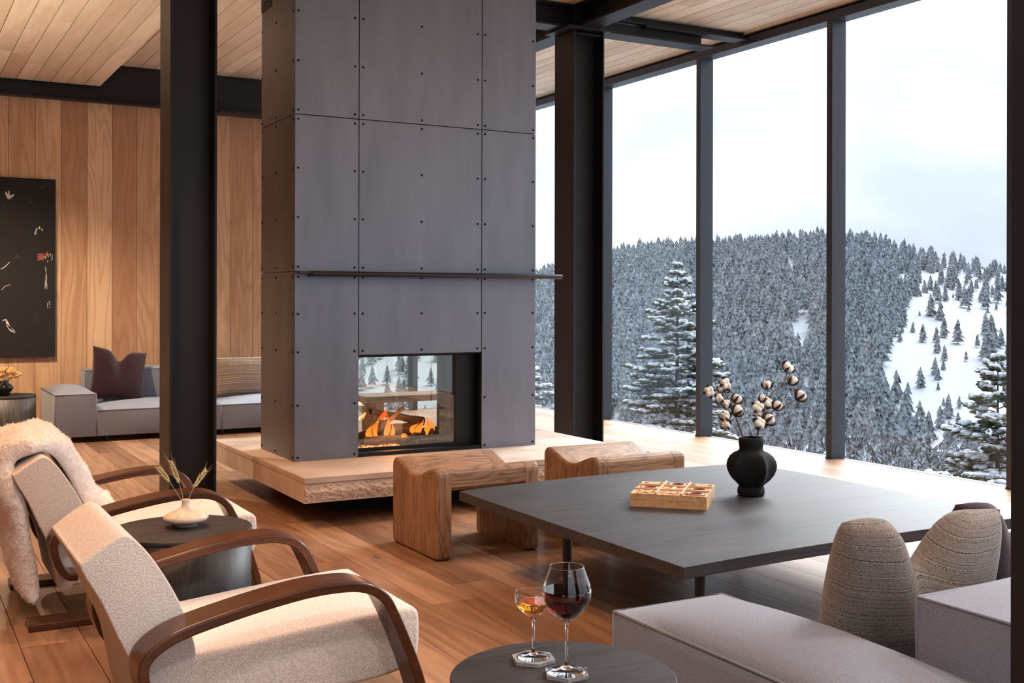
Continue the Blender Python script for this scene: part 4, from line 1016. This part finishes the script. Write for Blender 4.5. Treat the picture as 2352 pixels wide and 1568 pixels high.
def module(root, name, dims, crown):
    x0, x1, y0, y1, z0, z1 = dims
    o = puffbox(*dims, crown).build(name, 'sofa_grey', root, smooth=True, fix=True)
    o.modifiers.new('e', 'EDGE_SPLIT').split_angle = R(50)
    pp = MB(); r = 0.0042
    loop = [(x0, y0, z1), (x1, y0, z1), (x1, y1, z1), (x0, y1, z1), (x0, y0, z1)]
    pp.tube(loop, r, 6)
    for x in (x0, x1):
        for y in (y0, y1): pp.tube([(x, y, z0), (x, y, z1)], r, 6)
    pp.build('piping', 'piping_grey', o, smooth=True)
    return o
def sofa(label, X, yf, yb, flip, seats, arm_w, sign, right_arm):
    """front at yf, back at yb (world Y), X = left end"""
    s_ = empty('sofa', (0, 0, 0), 0, label, 'sofa')
    lo, hi = min(yf, yb), max(yf, yb)
    z0 = 0.055
    module(s_, 'armrest', (X, X + arm_w, lo, hi, z0, 0.45), 0.065)
    x = X + arm_w + 0.006; xs = x
    for w in seats: module(s_, 'seat', (x, x + w, lo, hi, z0, 0.295), 0.055); x += w + 0.006
    if sign > 0: module(s_, 'backrest', (xs, x - 0.006, hi - 0.27, hi, 0.30, 0.63), 0.03)
    else: module(s_, 'backrest', (xs, x - 0.006, lo, lo + 0.28, 0.30, 0.612), 0.055)
    if right_arm: module(s_, 'armrest', (x, x + arm_w, lo, hi, z0, 0.45), 0.045); x += arm_w
    for fx in [X + 0.08, xs + 0.1] + [xs + 0.1 + k * 0.55 for k in range(1, int((x - xs) / 0.55))]:
        for fy in (lo + 0.1, hi - 0.1): MB().lathe([(0.02, 0), (0.022, z0 + 0.002)], 16, (fx, fy, 0)).build('foot', 'sofa_foot', s_)
    return s_
sofa('grey modular sofa with low arm in the foreground at the right', 1.840, 2.68, 1.66, 0, [0.96, 0.96], 0.395, -1, True)
sofa('long blue-grey modular sofa against the oak back wall', 1.383, 11.09, 12.09, 0, [1.165, 1.165], 0.365, 1, False)

def pillow(name, w, h, t, m, loc, rot, label, chop=0.0, ear=0.06, grp=None, rc=0.0):
    n = 28; vs = []; fs = []
    for side in (-1, 1):
        for i_ in range(n + 1):
            for j in range(n + 1):
                u, v = -1 + 2 * i_ / n, -1 + 2 * j / n
                pin = 1 - ear * (1 - v*v) * abs(u) ** 2; piv = 1 - ear * (1 - u*u) * abs(v) ** 2
                cn = 1 - rc * (u * v) ** 4; x = w/2 * u * pin * cn; z = h/2 * v * piv * cn
                th = t/2 * ((1 - u*u) * (1 - v*v)) ** 0.45
                if chop:
                    k = math.exp(-(u / 0.26) ** 2) * max(0, (v + 0.75) / 1.75) ** 1.5
                    z -= chop * k; th *= 1 - 0.62 * k
                    x += -0.05 * w * math.copysign(1, u) * k * 0
                th += 0.004 * mn.noise(Vector((x * 12, z * 12, side * 3.0)))* (1 - u*u) * (1 - v*v)
                vs.append((x, side * th, z + h/2))
    W_ = n + 1
    for s_ in range(2):
        o_ = s_ * W_ * W_
        for i_ in range(n):
            for j in range(n):
                f = (o_ + i_*W_ + j, o_ + i_*W_ + j + 1, o_ + (i_+1)*W_ + j + 1, o_ + (i_+1)*W_ + j); fs.append(f if s_ else f[::-1])
    o = MB().add(vs, fs).build(name, m, None, smooth=True, fix=True); o.location = loc; o.rotation_euler = rot
    return tag(o, label, 'cushion', grp)
pillow('cushion', 0.56, 0.47, 0.22, 'knit_stripe', (2.455, 2.20, 0.325), (R(14), 0, R(-8)), 'grey and tan striped knit cushion on the foreground sofa', 0.16, 0.03, None, 0.05)
pillow('cushion', 0.46, 0.47, 0.18, 'plum_wool', (2.93, 2.27, 0.325), (R(18), 0, R(-14)), 'plum wool cushion half hidden at the foreground sofa corner', 0.11, 0.03, None, 0.04)
pillow('cushion', 0.54, 0.54, 0.18, 'plum_wool', (2.02, 11.62, 0.325), (R(-17), R(9), R(6)), 'dark plum cushion leaning on the back sofa beside its arm', 0.11)
pillow('cushion', 0.62, 0.42, 0.17, 'banded_stripe', (3.29, 11.62, 0.330), (R(-16), 0, R(3)), 'brown banded lumbar cushion on the back sofa behind the column', 0.0, 0.04)

# --- painting
pt = empty('painting', (1.558, YB - 0.045, 0.743), 0, 'large black abstract canvas with pale marks on the oak wall', 'painting')
MB().box(-1.5, 0, 0, 0.04, 0, 1.831).build('canvas', 'canvas_black', pt, bevel=0.002)
def stroke(pts, wd, m):
    P = [at_y(px, py, YB - 0.0455) - pt.location for px, py in pts]; b = MB(); vs = []
    for k, p in enumerate(P):
        d = P[min(k+1, len(P)-1)] - P[max(k-1, 0)]; d.normalize(); nn = Vector((-d.z, 0, d.x)); w_ = wd * (0.25 + 0.75 * math.sin(math.pi * (k + 0.5) / len(P))) * rnd.uniform(0.6, 1.2)
        vs += [(p + nn * w_)[:], (p - nn * w_)[:]]
    vs = [(v[0], -0.0012, v[2]) for v in vs]
    b.add(vs, [(2*k, 2*k+1, 2*k+3, 2*k+2) for k in range(len(P) - 1)])
    b.build('paint_mark', m, pt)
def scribble(cx, cy, w_, h_, n, wd, m):
    for k in range(n):
        x0, y0 = cx + rnd.uniform(-w_, w_) / 2, cy + rnd.uniform(-h_, h_) / 2; pts = [(x0, y0)]
        for _ in range(4): x0 += rnd.uniform(-w_, w_) / 4; y0 += rnd.uniform(-h_, h_) / 4; pts.append((x0, y0))
        stroke(pts, wd, m)
stroke([(13, 440), (16, 448), (19, 456)], .012, 'paint_white'); stroke([(20, 438), (21, 447), (21, 457)], .011, 'paint_white'); stroke([(32, 447), (26, 451), (21, 457)], .011, 'paint_white')
scribble(70, 467, 10, 12, 4, .003, 'paint_grey'); scribble(92, 530, 16, 12, 5, .007, 'paint_white'); scribble(40, 590, 14, 8, 4, .004, 'paint_grey'); scribble(98, 432, 14, 6, 3, .003, 'paint_grey')
for k in range(4): stroke([(86, 585 + 4*k), (94, 583 + 4*k), (102, 585 + 4*k)], .008, 'paint_rust')
scribble(112, 592, 16, 22, 7, .003, 'paint_white'); scribble(110, 575, 10, 12, 3, .005, 'paint_rust')
stroke([(2, 618), (12, 612), (22, 602)], .004, 'paint_white'); stroke([(3, 666), (12, 657), (24, 653)], .004, 'paint_white'); scribble(106, 645, 6, 60, 7, .003, 'paint_white')
stroke([(6, 736), (13, 733), (17, 742), (22, 752), (30, 758), (34, 764)], .011, 'paint_white'); stroke([(16, 746), (24, 756), (30, 762)], .013, 'paint_white'); scribble(112, 700, 6, 20, 3, .003, 'paint_white'); scribble(83, 730, 4, 8, 2, .003, 'paint_grey'); scribble(10, 474, 8, 4, 2, .003, 'paint_grey')

# --- black vase with bunny tails on the grey drum
BG = Vector((0.972, 11.30, 0.45))
o = MB().lathe([(a_ * .86, b_) for a_, b_ in [(.05, 0), (.060, .006), (.066, .03), (.092, .060), (.096, .075), (.085, .092), (.058, .108), (.048, .116), (.049, .135), (.046, .138), (.04, .13)]], 40).build('round_vase', 'bg_vase_black', None, BG, smooth=True)
tag(o, 'small round black vase on the grey drum table at the back', 'vase')
bt = empty('dried_grass_bunch', BG + Vector((0, 0, 0.13)), 0, 'bunch of tan bunny-tail grass in the small black vase', 'dried flowers')
for k in range(46):
    a = rnd.random() * 6.283; e_ = rnd.random() ** 0.6; d = Vector((math.cos(a) * e_ * 0.95, math.sin(a) * e_ * 0.95, 1.25 - e_ * 0.8)).normalized()
    p0 = Vector((math.cos(a), math.sin(a), 0)) * 0.03 * e_; L_ = rnd.uniform(.07, .115)
    st = MB().tube([p0, p0 + d * L_], .0012, 4).build('stalk', 'straw', bt)
    MB().ball(p0 + d * (L_ + .01), (.012, .012, .026), 8, 6, d.to_track_quat('Z', 'Y').to_matrix()).build('grass_head', 'tail_tan', bt, smooth=True)

# --- wooden bench seen through the firebox
be = empty('bench', (4.45, 9.9, 0), 0, 'wooden bench beyond the fireplace, seen through its glass', 'bench')
MB().box(-0.55, 0.55, -0.2, 0.2, 0.38, 0.44).build('seat', 'bench_wood', be, bevel=0.004)
for x in (-0.45, 0.37): MB().box(x, x + 0.08, -0.18, 0.18, 0, 0.38).build('leg', 'bench_wood', be, bevel=0.004)

# ================================================================== OUTSIDE
RIDGE = [(-40, 620), (0, 615), (900, 640), (1100, 650), (1237, 640), (1300, 615), (1410, 590), (1480, 575), (1570, 566), (1640, 568), (1800, 556), (1880, 552), (1947, 556), (2000, 558), (2100, 588), (2200, 606), (2320, 628), (2600, 670), (3500, 700), (9000, 720)]
def ridge_px(px):
    for (a, ya), (b_, yb) in zip(RIDGE[:-1], RIDGE[1:]):
        if px <= b_: return ya + (yb - ya) * max(0, (px - a)) / (b_ - a)
    return RIDGE[-1][1]
R0, R1 = 400.0, 960.0
def terrain(az, r):
    rel = az - YAW
    px = 1176 + F_PX * math.tan(max(-1.2, min(1.2, rel)))
    ztop = CAM_H + (686 - ridge_px(px)) / F_PX * R1 * max(0.3, math.cos(rel))
    if r < 60: z = -5.5 - (r - 8) * 0.10
    elif r < R0: t = (r - 60) / (R0 - 60); z = -10.7 + (-72 + 10.7) * (t * t * (3 - 2 * t))
    elif r < R1: t = (r - R0) / (R1 - R0); z = -72 + (ztop + 72) * (0.8 * t + 0.2 * (1 - (1 - t) ** 2))
    else: z = ztop - (r - R1) * 0.25
    if r > 100:
        p = Vector((math.sin(az) * r, math.cos(az) * r, 0)) * 0.012
        z += mn.noise(p) * 5 * min(1, max(0, (r - 100) / 300)) * (1 if r < R1 - 120 else 0.3)
    return z
vs = []; fs = []
azs = [R(-75 + 3.0 * k) for k in range(70)]; rs = [9, 14, 22, 34, 48, 62, 90, 130, 190, 260, 330] + [400 + 28 * k for k in range(21)] + [980, 1050, 1200]
for a in azs:
    for r in rs: vs.append((math.sin(a) * r, math.cos(a) * r, terrain(a, r)))
n = len(rs)
for i_ in range(len(azs) - 1):
    for j in range(n - 1): fs.append((i_*n + j, i_*n + j + 1, (i_+1)*n + j + 1, (i_+1)*n + j))
hill = MB().add(vs, fs).build('hillside', 'hill_snow', None, smooth=True)
tag(hill, 'snow-covered hillside rising across the valley', None, None, 'structure')

def project(P):
    v = camo.matrix_world.inverted() @ Vector(P); s_ = F_PX / -v.z
    return 1176 + v.x * s_, HOR - v.y * s_
def inpoly(x, y, poly):
    c_ = False; j = len(poly) - 1
    for i_ in range(len(poly)):
        xi, yi = poly[i_]; xj, yj = poly[j]
        if (yi > y) != (yj > y) and x < (xj - xi) * (y - yi) / (yj - yi) + xi: c_ = not c_
        j = i_
    return c_
CLEAR = [(2005, 870), (2050, 790), (2095, 735), (2085, 690), (2150, 668), (2240, 650), (2330, 640), (2420, 660), (2420, 1010), (2260, 1030), (2200, 1075), (2150, 1085), (2105, 1020), (2060, 960)]
CLEAR2 = [(1790, 592), (1815, 586), (1842, 640), (1812, 640)]
CLEAR3 = [(1816, 742), (1870, 735), (1856, 820), (1824, 840)]
CLEAR4 = [(2100, 640), (2160, 630), (2150, 668), (2110, 672)]

def far_tree(seed, tiers, mk=7):
    rg = random.Random(seed); vs = []; fs = []
    for t in range(tiers):
        q = t / tiers; z0 = 0.07 + 0.84 * q; z1 = min(1.0, z0 + 1.9 / tiers); r = 0.235 * (1 - q ** 1.3) ** 0.8 * rg.uniform(0.85, 1.1) + 0.02
        n_ = mk if t < tiers - 2 else 5; o_ = len(vs); a0 = rg.random() * 6; ox, oy = rg.uniform(-.02, .02), rg.uniform(-.02, .02)
        for k in range(2 * n_):
            a = a0 + math.pi * k / n_; rr = r * (rg.uniform(0.8, 1.25) if k % 2 else 0.5); vs.append((ox + rr * math.cos(a), oy + rr * math.sin(a), z0 - (rg.uniform(0.0, 0.05) if k % 2 else -0.02)))
        for k in range(n_):
            a = a0 + 2 * math.pi * k / n_ + 0.3; rr = r * rg.uniform(0.35, 0.6); vs.append((ox + rr * math.cos(a), oy + rr * math.sin(a), z0 + (z1 - z0) * rg.uniform(0.42, 0.62)))
        vs.append((ox * .5, oy * .5, z1)); m_ = o_ + 2 * n_; tp = m_ + n_
        for k in range(n_):
            k1 = (k + 1) % n_
            fs += [(o_ + 2*k, o_ + 2*k + 1, m_ + k), (o_ + 2*k + 1, o_ + (2*k + 2) % (2*n_), m_ + k), (o_ + (2*k + 2) % (2*n_), m_ + k1, m_ + k), (m_ + k, m_ + k1, tp)]
    o_ = len(vs)
    for k in range(4): vs += [(0.012 * math.cos(k * 1.57), 0.012 * math.sin(k * 1.57), 0), (0.01 * math.cos(k * 1.57), 0.01 * math.sin(k * 1.57), 0.2)]
    for k in range(4): fs.append((o_ + 2*k, o_ + 2*((k+1) % 4), o_ + 2*((k+1) % 4) + 1, o_ + 2*k + 1))
    return vs, fs
variants = [far_tree(11 + k, 5 + (k % 3), 6) for k in range(5)]
trees = []   # (dist, pos, h, rot, variant, apparent)
rt_ = random.Random(3)
r = 385.0
while r < R1 + 25:
    sp = 6.0 + (r - 385) * 0.003
    az = R(27.0)
    while az < R(62):
        a = az + rt_.uniform(-.5, .5) * sp / r; rr = r + rt_.uniform(-.5, .5) * sp
        z = terrain(a, rr); p = Vector((math.sin(a) * rr, math.cos(a) * rr, z)); px, py = project(p)
        dens = 0.97; hmax = 1.0
        if inpoly(px, py, CLEAR): dens = 0.15; hmax = rt_.choice([0.3, 0.5, 0.9, 1.0])
        elif inpoly(px, py, CLEAR2) or inpoly(px, py, CLEAR3): dens = 0.03
        elif inpoly(px, py, CLEAR4): dens = 0.25; hmax = 0.6
        elif px > 2060 and py < 760: dens = 0.6
        if rt_.random() < dens:
            h = rt_.uniform(9.5, 16.5) * hmax * (0.8 if rr > R1 - 60 else 1.0)
            trees.append((rr, p, h, rt_.random() * 6.28, rt_.randrange(5), h / rr if (1200 < px < 2360) else 0))
        az += sp / r
    r += sp
# sparser woods seen through the end bay
r = 260.0
while r < R1:
    az = R(-8)
    while az < R(27):
        sp = 10 + r * 0.008
        a = az + rt_.uniform(-.5, .5) * sp / r; rr = r + rt_.uniform(-.5, .5) * sp
        if rt_.random() < 0.75: trees.append((rr, Vector((math.sin(a) * rr, math.cos(a) * rr, terrain(a, rr))), rt_.uniform(9, 15), rt_.random() * 6.28, rt_.randrange(5), 0))
        az += sp / r
    r += 12
trees.sort(key=lambda t: -t[5] - (1 if t[5] and inpoly(*project(t[1]), CLEAR) else 0))
vm = []
for v_, f_ in variants:
    me = bpy.data.meshes.new('conifer_tree'); me.from_pydata(v_, [], f_); me.materials.append(M['frosted_conifer']); vm.append(me)
def tree_label(px, py, h):
    pane = 'narrow pane beside the fireplace' if px < 1390 else 'left pane' if px < 1625 else 'middle pane' if px < 1930 else 'right pane'
    if inpoly(px, py, CLEAR):
        size = 'small young' if h < 7 else 'tall'; part = 'upper' if py < 760 else 'lower' if py > 900 else 'middle'
        return '%s snow-dusted conifer alone on the %s part of the snowy clearing' % (size, part), 'conifers on the clearing'
    return 'frosted conifer at the forest front, seen through the %s' % pane, 'conifers of the far forest'
for (rr, p, h, ro, k, ap) in trees[:290]:
    o = bpy.data.objects.new('conifer_tree', vm[k]); COL.objects.link(o)
    o.location = p; o.rotation_euler = (0, 0, ro); o.scale = (h * 1.05, h * 1.05, h)
    lb, gr = tree_label(*project(p), h); tag(o, lb, 'tree', gr)
V = []; Fc = []; off = 0
cnt = {}
va = [np.array(v_, float) for v_, f_ in variants]
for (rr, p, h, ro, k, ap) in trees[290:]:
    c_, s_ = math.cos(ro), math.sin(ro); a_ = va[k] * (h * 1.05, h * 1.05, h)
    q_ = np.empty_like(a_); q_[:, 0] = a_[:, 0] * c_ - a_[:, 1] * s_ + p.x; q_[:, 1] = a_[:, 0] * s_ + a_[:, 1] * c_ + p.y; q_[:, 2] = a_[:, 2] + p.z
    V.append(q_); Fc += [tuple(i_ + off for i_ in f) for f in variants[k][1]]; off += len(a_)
me = bpy.data.meshes.new('forest'); me.from_pydata(np.concatenate(V).tolist(), [], Fc); me.materials.append(M['hazy_conifer'])
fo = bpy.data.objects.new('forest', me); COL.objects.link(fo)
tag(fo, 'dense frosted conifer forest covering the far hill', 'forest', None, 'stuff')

# --- near spruces laden with snow
def spruce_meshes(seed, H, Rm, levels):
    rg = random.Random(seed); nd = MB(); sn = MB(); tr = MB()
    tr.tube([(0, 0, 0), (0, 0, H * 0.5), (0, 0, H)], [H * 0.016, H * 0.009, 0.004], 8)
    def spindle(p, d, L, w, flat=0.45):
        d = d.normalized(); s_ = d.cross(Vector((0, 0, 1))); s_ = s_.normalized() if s_.length > .1 else Vector((1, 0, 0)); u = s_.cross(d)
        vs = [p]; 
        for t, ww in ((0.35, 1.0), (0.8, 0.7)):
            c_ = p + d * L * t
            vs += [c_ + s_ * w * ww, c_ + u * w * flat * ww, c_ - s_ * w * ww, c_ - u * w * flat * ww]
        vs.append(p + d * L)
        fs = [(0, 1 + (k + 1) % 4, 1 + k) for k in range(4)] + [(1 + k, 1 + (k+1) % 4, 5 + (k+1) % 4, 5 + k) for k in range(4)] + [(5 + k, 5 + (k+1) % 4, 9) for k in range(4)]
        nd.add([v[:] for v in vs], fs)
        return s_, u
    for lv in range(levels):
        t = lv / (levels - 1); zl = H * (0.04 + 0.95 * t); br = Rm * (1 - t) ** 0.85 * rg.uniform(0.8, 1.1) + 0.05
        nb = max(4, int(9 - 4 * t)); a0 = rg.random() * 6
        for k in range(nb):
            a = a0 + 6.283 * k / nb + rg.uniform(-.25, .25); L = br * rg.uniform(0.7, 1.12); out = Vector((math.cos(a), math.sin(a), 0))
            tilt = 0.55 * t ** 2 - 0.12 * (1 - t) + rg.uniform(-.12, .14); z = zl + rg.uniform(-.6, .6) * H / levels * (0.3 if t > .93 else 1)
            pts = []; ns = 7
            for j in range(ns + 1):
                s_ = j / ns; pts.append(Vector((0, 0, z)) + out * L * s_ + Vector((0, 0, L * (tilt * s_ - 0.30 * s_ * s_ + 0.16 * s_ ** 3))))
            tr.tube(pts, [0.012 * L * (1 - j / (ns + 1)) + .003 for j in range(ns + 1)], 4)
            nt = max(3, int(3 + L * 6.5))
            side = out.cross(Vector((0, 0, 1)))
            for j in range(nt):
                s_ = 0.18 + 0.82 * (j + 0.5) / nt; f_ = s_ * ns; i_ = min(ns - 1, int(f_)); p = pts[i_].lerp(pts[i_ + 1], f_ - i_)
                for sg in (-1, 1):
                    tl = L * 0.36 * (1.15 - s_) + 0.07; d = out * 0.75 + side * sg * rg.uniform(.5, 1.0) + Vector((0, 0, rg.uniform(-.22, .12)))
                    spindle(p, d, tl * rg.uniform(.9, 1.4), 0.045 + 0.018 * L, 0.55)
                    if rg.random() < 0.72:
                        d.normalize(); q = p + d * tl * rg.uniform(.35, .7) + Vector((0, 0, 0.03))
                        sn.ball(q, (tl * rg.uniform(.3, .55), 0.036 + 0.03 * rg.random(), 0.022 + .02 * rg.random()), 6, 4, d.to_track_quat('X', 'Z').to_matrix())
            spindle(pts[-2], pts[-1] - pts[-2], L / ns * 1.8 + .05, 0.03, 0.6)
            if rg.random() < 0.75: sn.ball(pts[-1].lerp(pts[-2], .4) + Vector((0, 0, .02)), (L * .1 + .03, .04, .024), 6, 4, (pts[-1] - pts[-2]).to_track_quat('X', 'Z').to_matrix())
    return tr, nd, sn
def spruce(px_top, py_top, dist, zb, Rm, seed, levels, label, rz=0):
    r_ = ray(px_top, py_top); top = Vector((0, 0, CAM_H)) + r_ * (dist / math.hypot(r_.x, r_.y)); H = top.z - zb
    tr, nd, sn = spruce_meshes(seed, H, Rm, levels)
    o = empty('spruce_tree', (top.x, top.y, zb), rz, label, 'tree', 'snow-laden spruces outside the windows')
    tr.build('trunk', 'trunk', o); nd.build('foliage', 'spruce_needle', o); tag(sn.build('snow_load', 'snow', o, smooth=True), kind='stuff')
    return o
spruce(1556, 603, 24.0, -5.5, 2.5, 5, 40, 'tall green spruce laden with snow just outside the middle window')
spruce(2292, 812, 17.0, -5.0, 2.3, 6, 36, 'snow-laden spruce outside at the right end of the windows')
spruce(1205, 800, 20.0, -5.0, 2.2, 8, 30, 'snow-laden spruce outside behind the fireplace, mostly hidden')

# frosted shrubs on the slope below the windows
def shrub(px, py, dist, w, h, seed, label):
    rg = random.Random(seed); r_ = ray(px, py); p = Vector((0, 0, CAM_H)) + r_ * (dist / math.hypot(r_.x, r_.y)); b = MB()
    for k in range(260):
        a = rg.random() * 6.283; e_ = rg.random() ** .5; c_ = Vector((math.cos(a) * e_ * w, math.sin(a) * e_ * w, -h + h * 0.95 * rg.random() * (1 - e_ * .55) * 2 * .95))
        d = Vector((rg.uniform(-1, 1), rg.uniform(-1, 1), rg.uniform(.1, 1.2))).normalized(); L = rg.uniform(.18, .42) * w
        s_ = d.cross(Vector((rg.random(), rg.random(), rg.random()))).normalized() * 0.035 * w
        b.add([(c_ - s_)[:], (c_ + s_)[:], (c_ + d * L)[:]], [(0, 1, 2)])
        u = d.cross(s_).normalized() * 0.035 * w
        b.add([(c_ - u)[:], (c_ + u)[:], (c_ + d * L)[:]], [(0, 1, 2)])
    o = b.build('frosted_shrub', 'frost_twig', None, p); tag(o, label, 'shrub', 'frosted shrubs below the windows')
spots = ((1850, 1035, 1.1, .9, 'frosted shrub below the middle pane beside its right mullion'), (1950, 1050, 1.1, 1.0, 'frosted shrub right behind the mullion between middle and right panes'),
         (2010, 1060, 1.0, 1.0, 'low frosted shrub below the right pane, second from its left mullion'), (2060, 1040, 1.0, 1.3, 'rounded frosted shrub in the middle of the right pane bottom'),
         (2110, 1030, .8, 1.5, 'tallest frosted shrub below the right pane'), (2170, 1050, 1.2, 1.3, 'wide frosted shrub left of the right-hand spruce'), (2225, 1085, .9, .8, 'small frosted shrub at the foot of the right-hand spruce'))
for k, (px, py, w, h, lb) in enumerate(spots): shrub(px, py, 30 + (k % 3) * 4, w, h, 50 + k, lb)
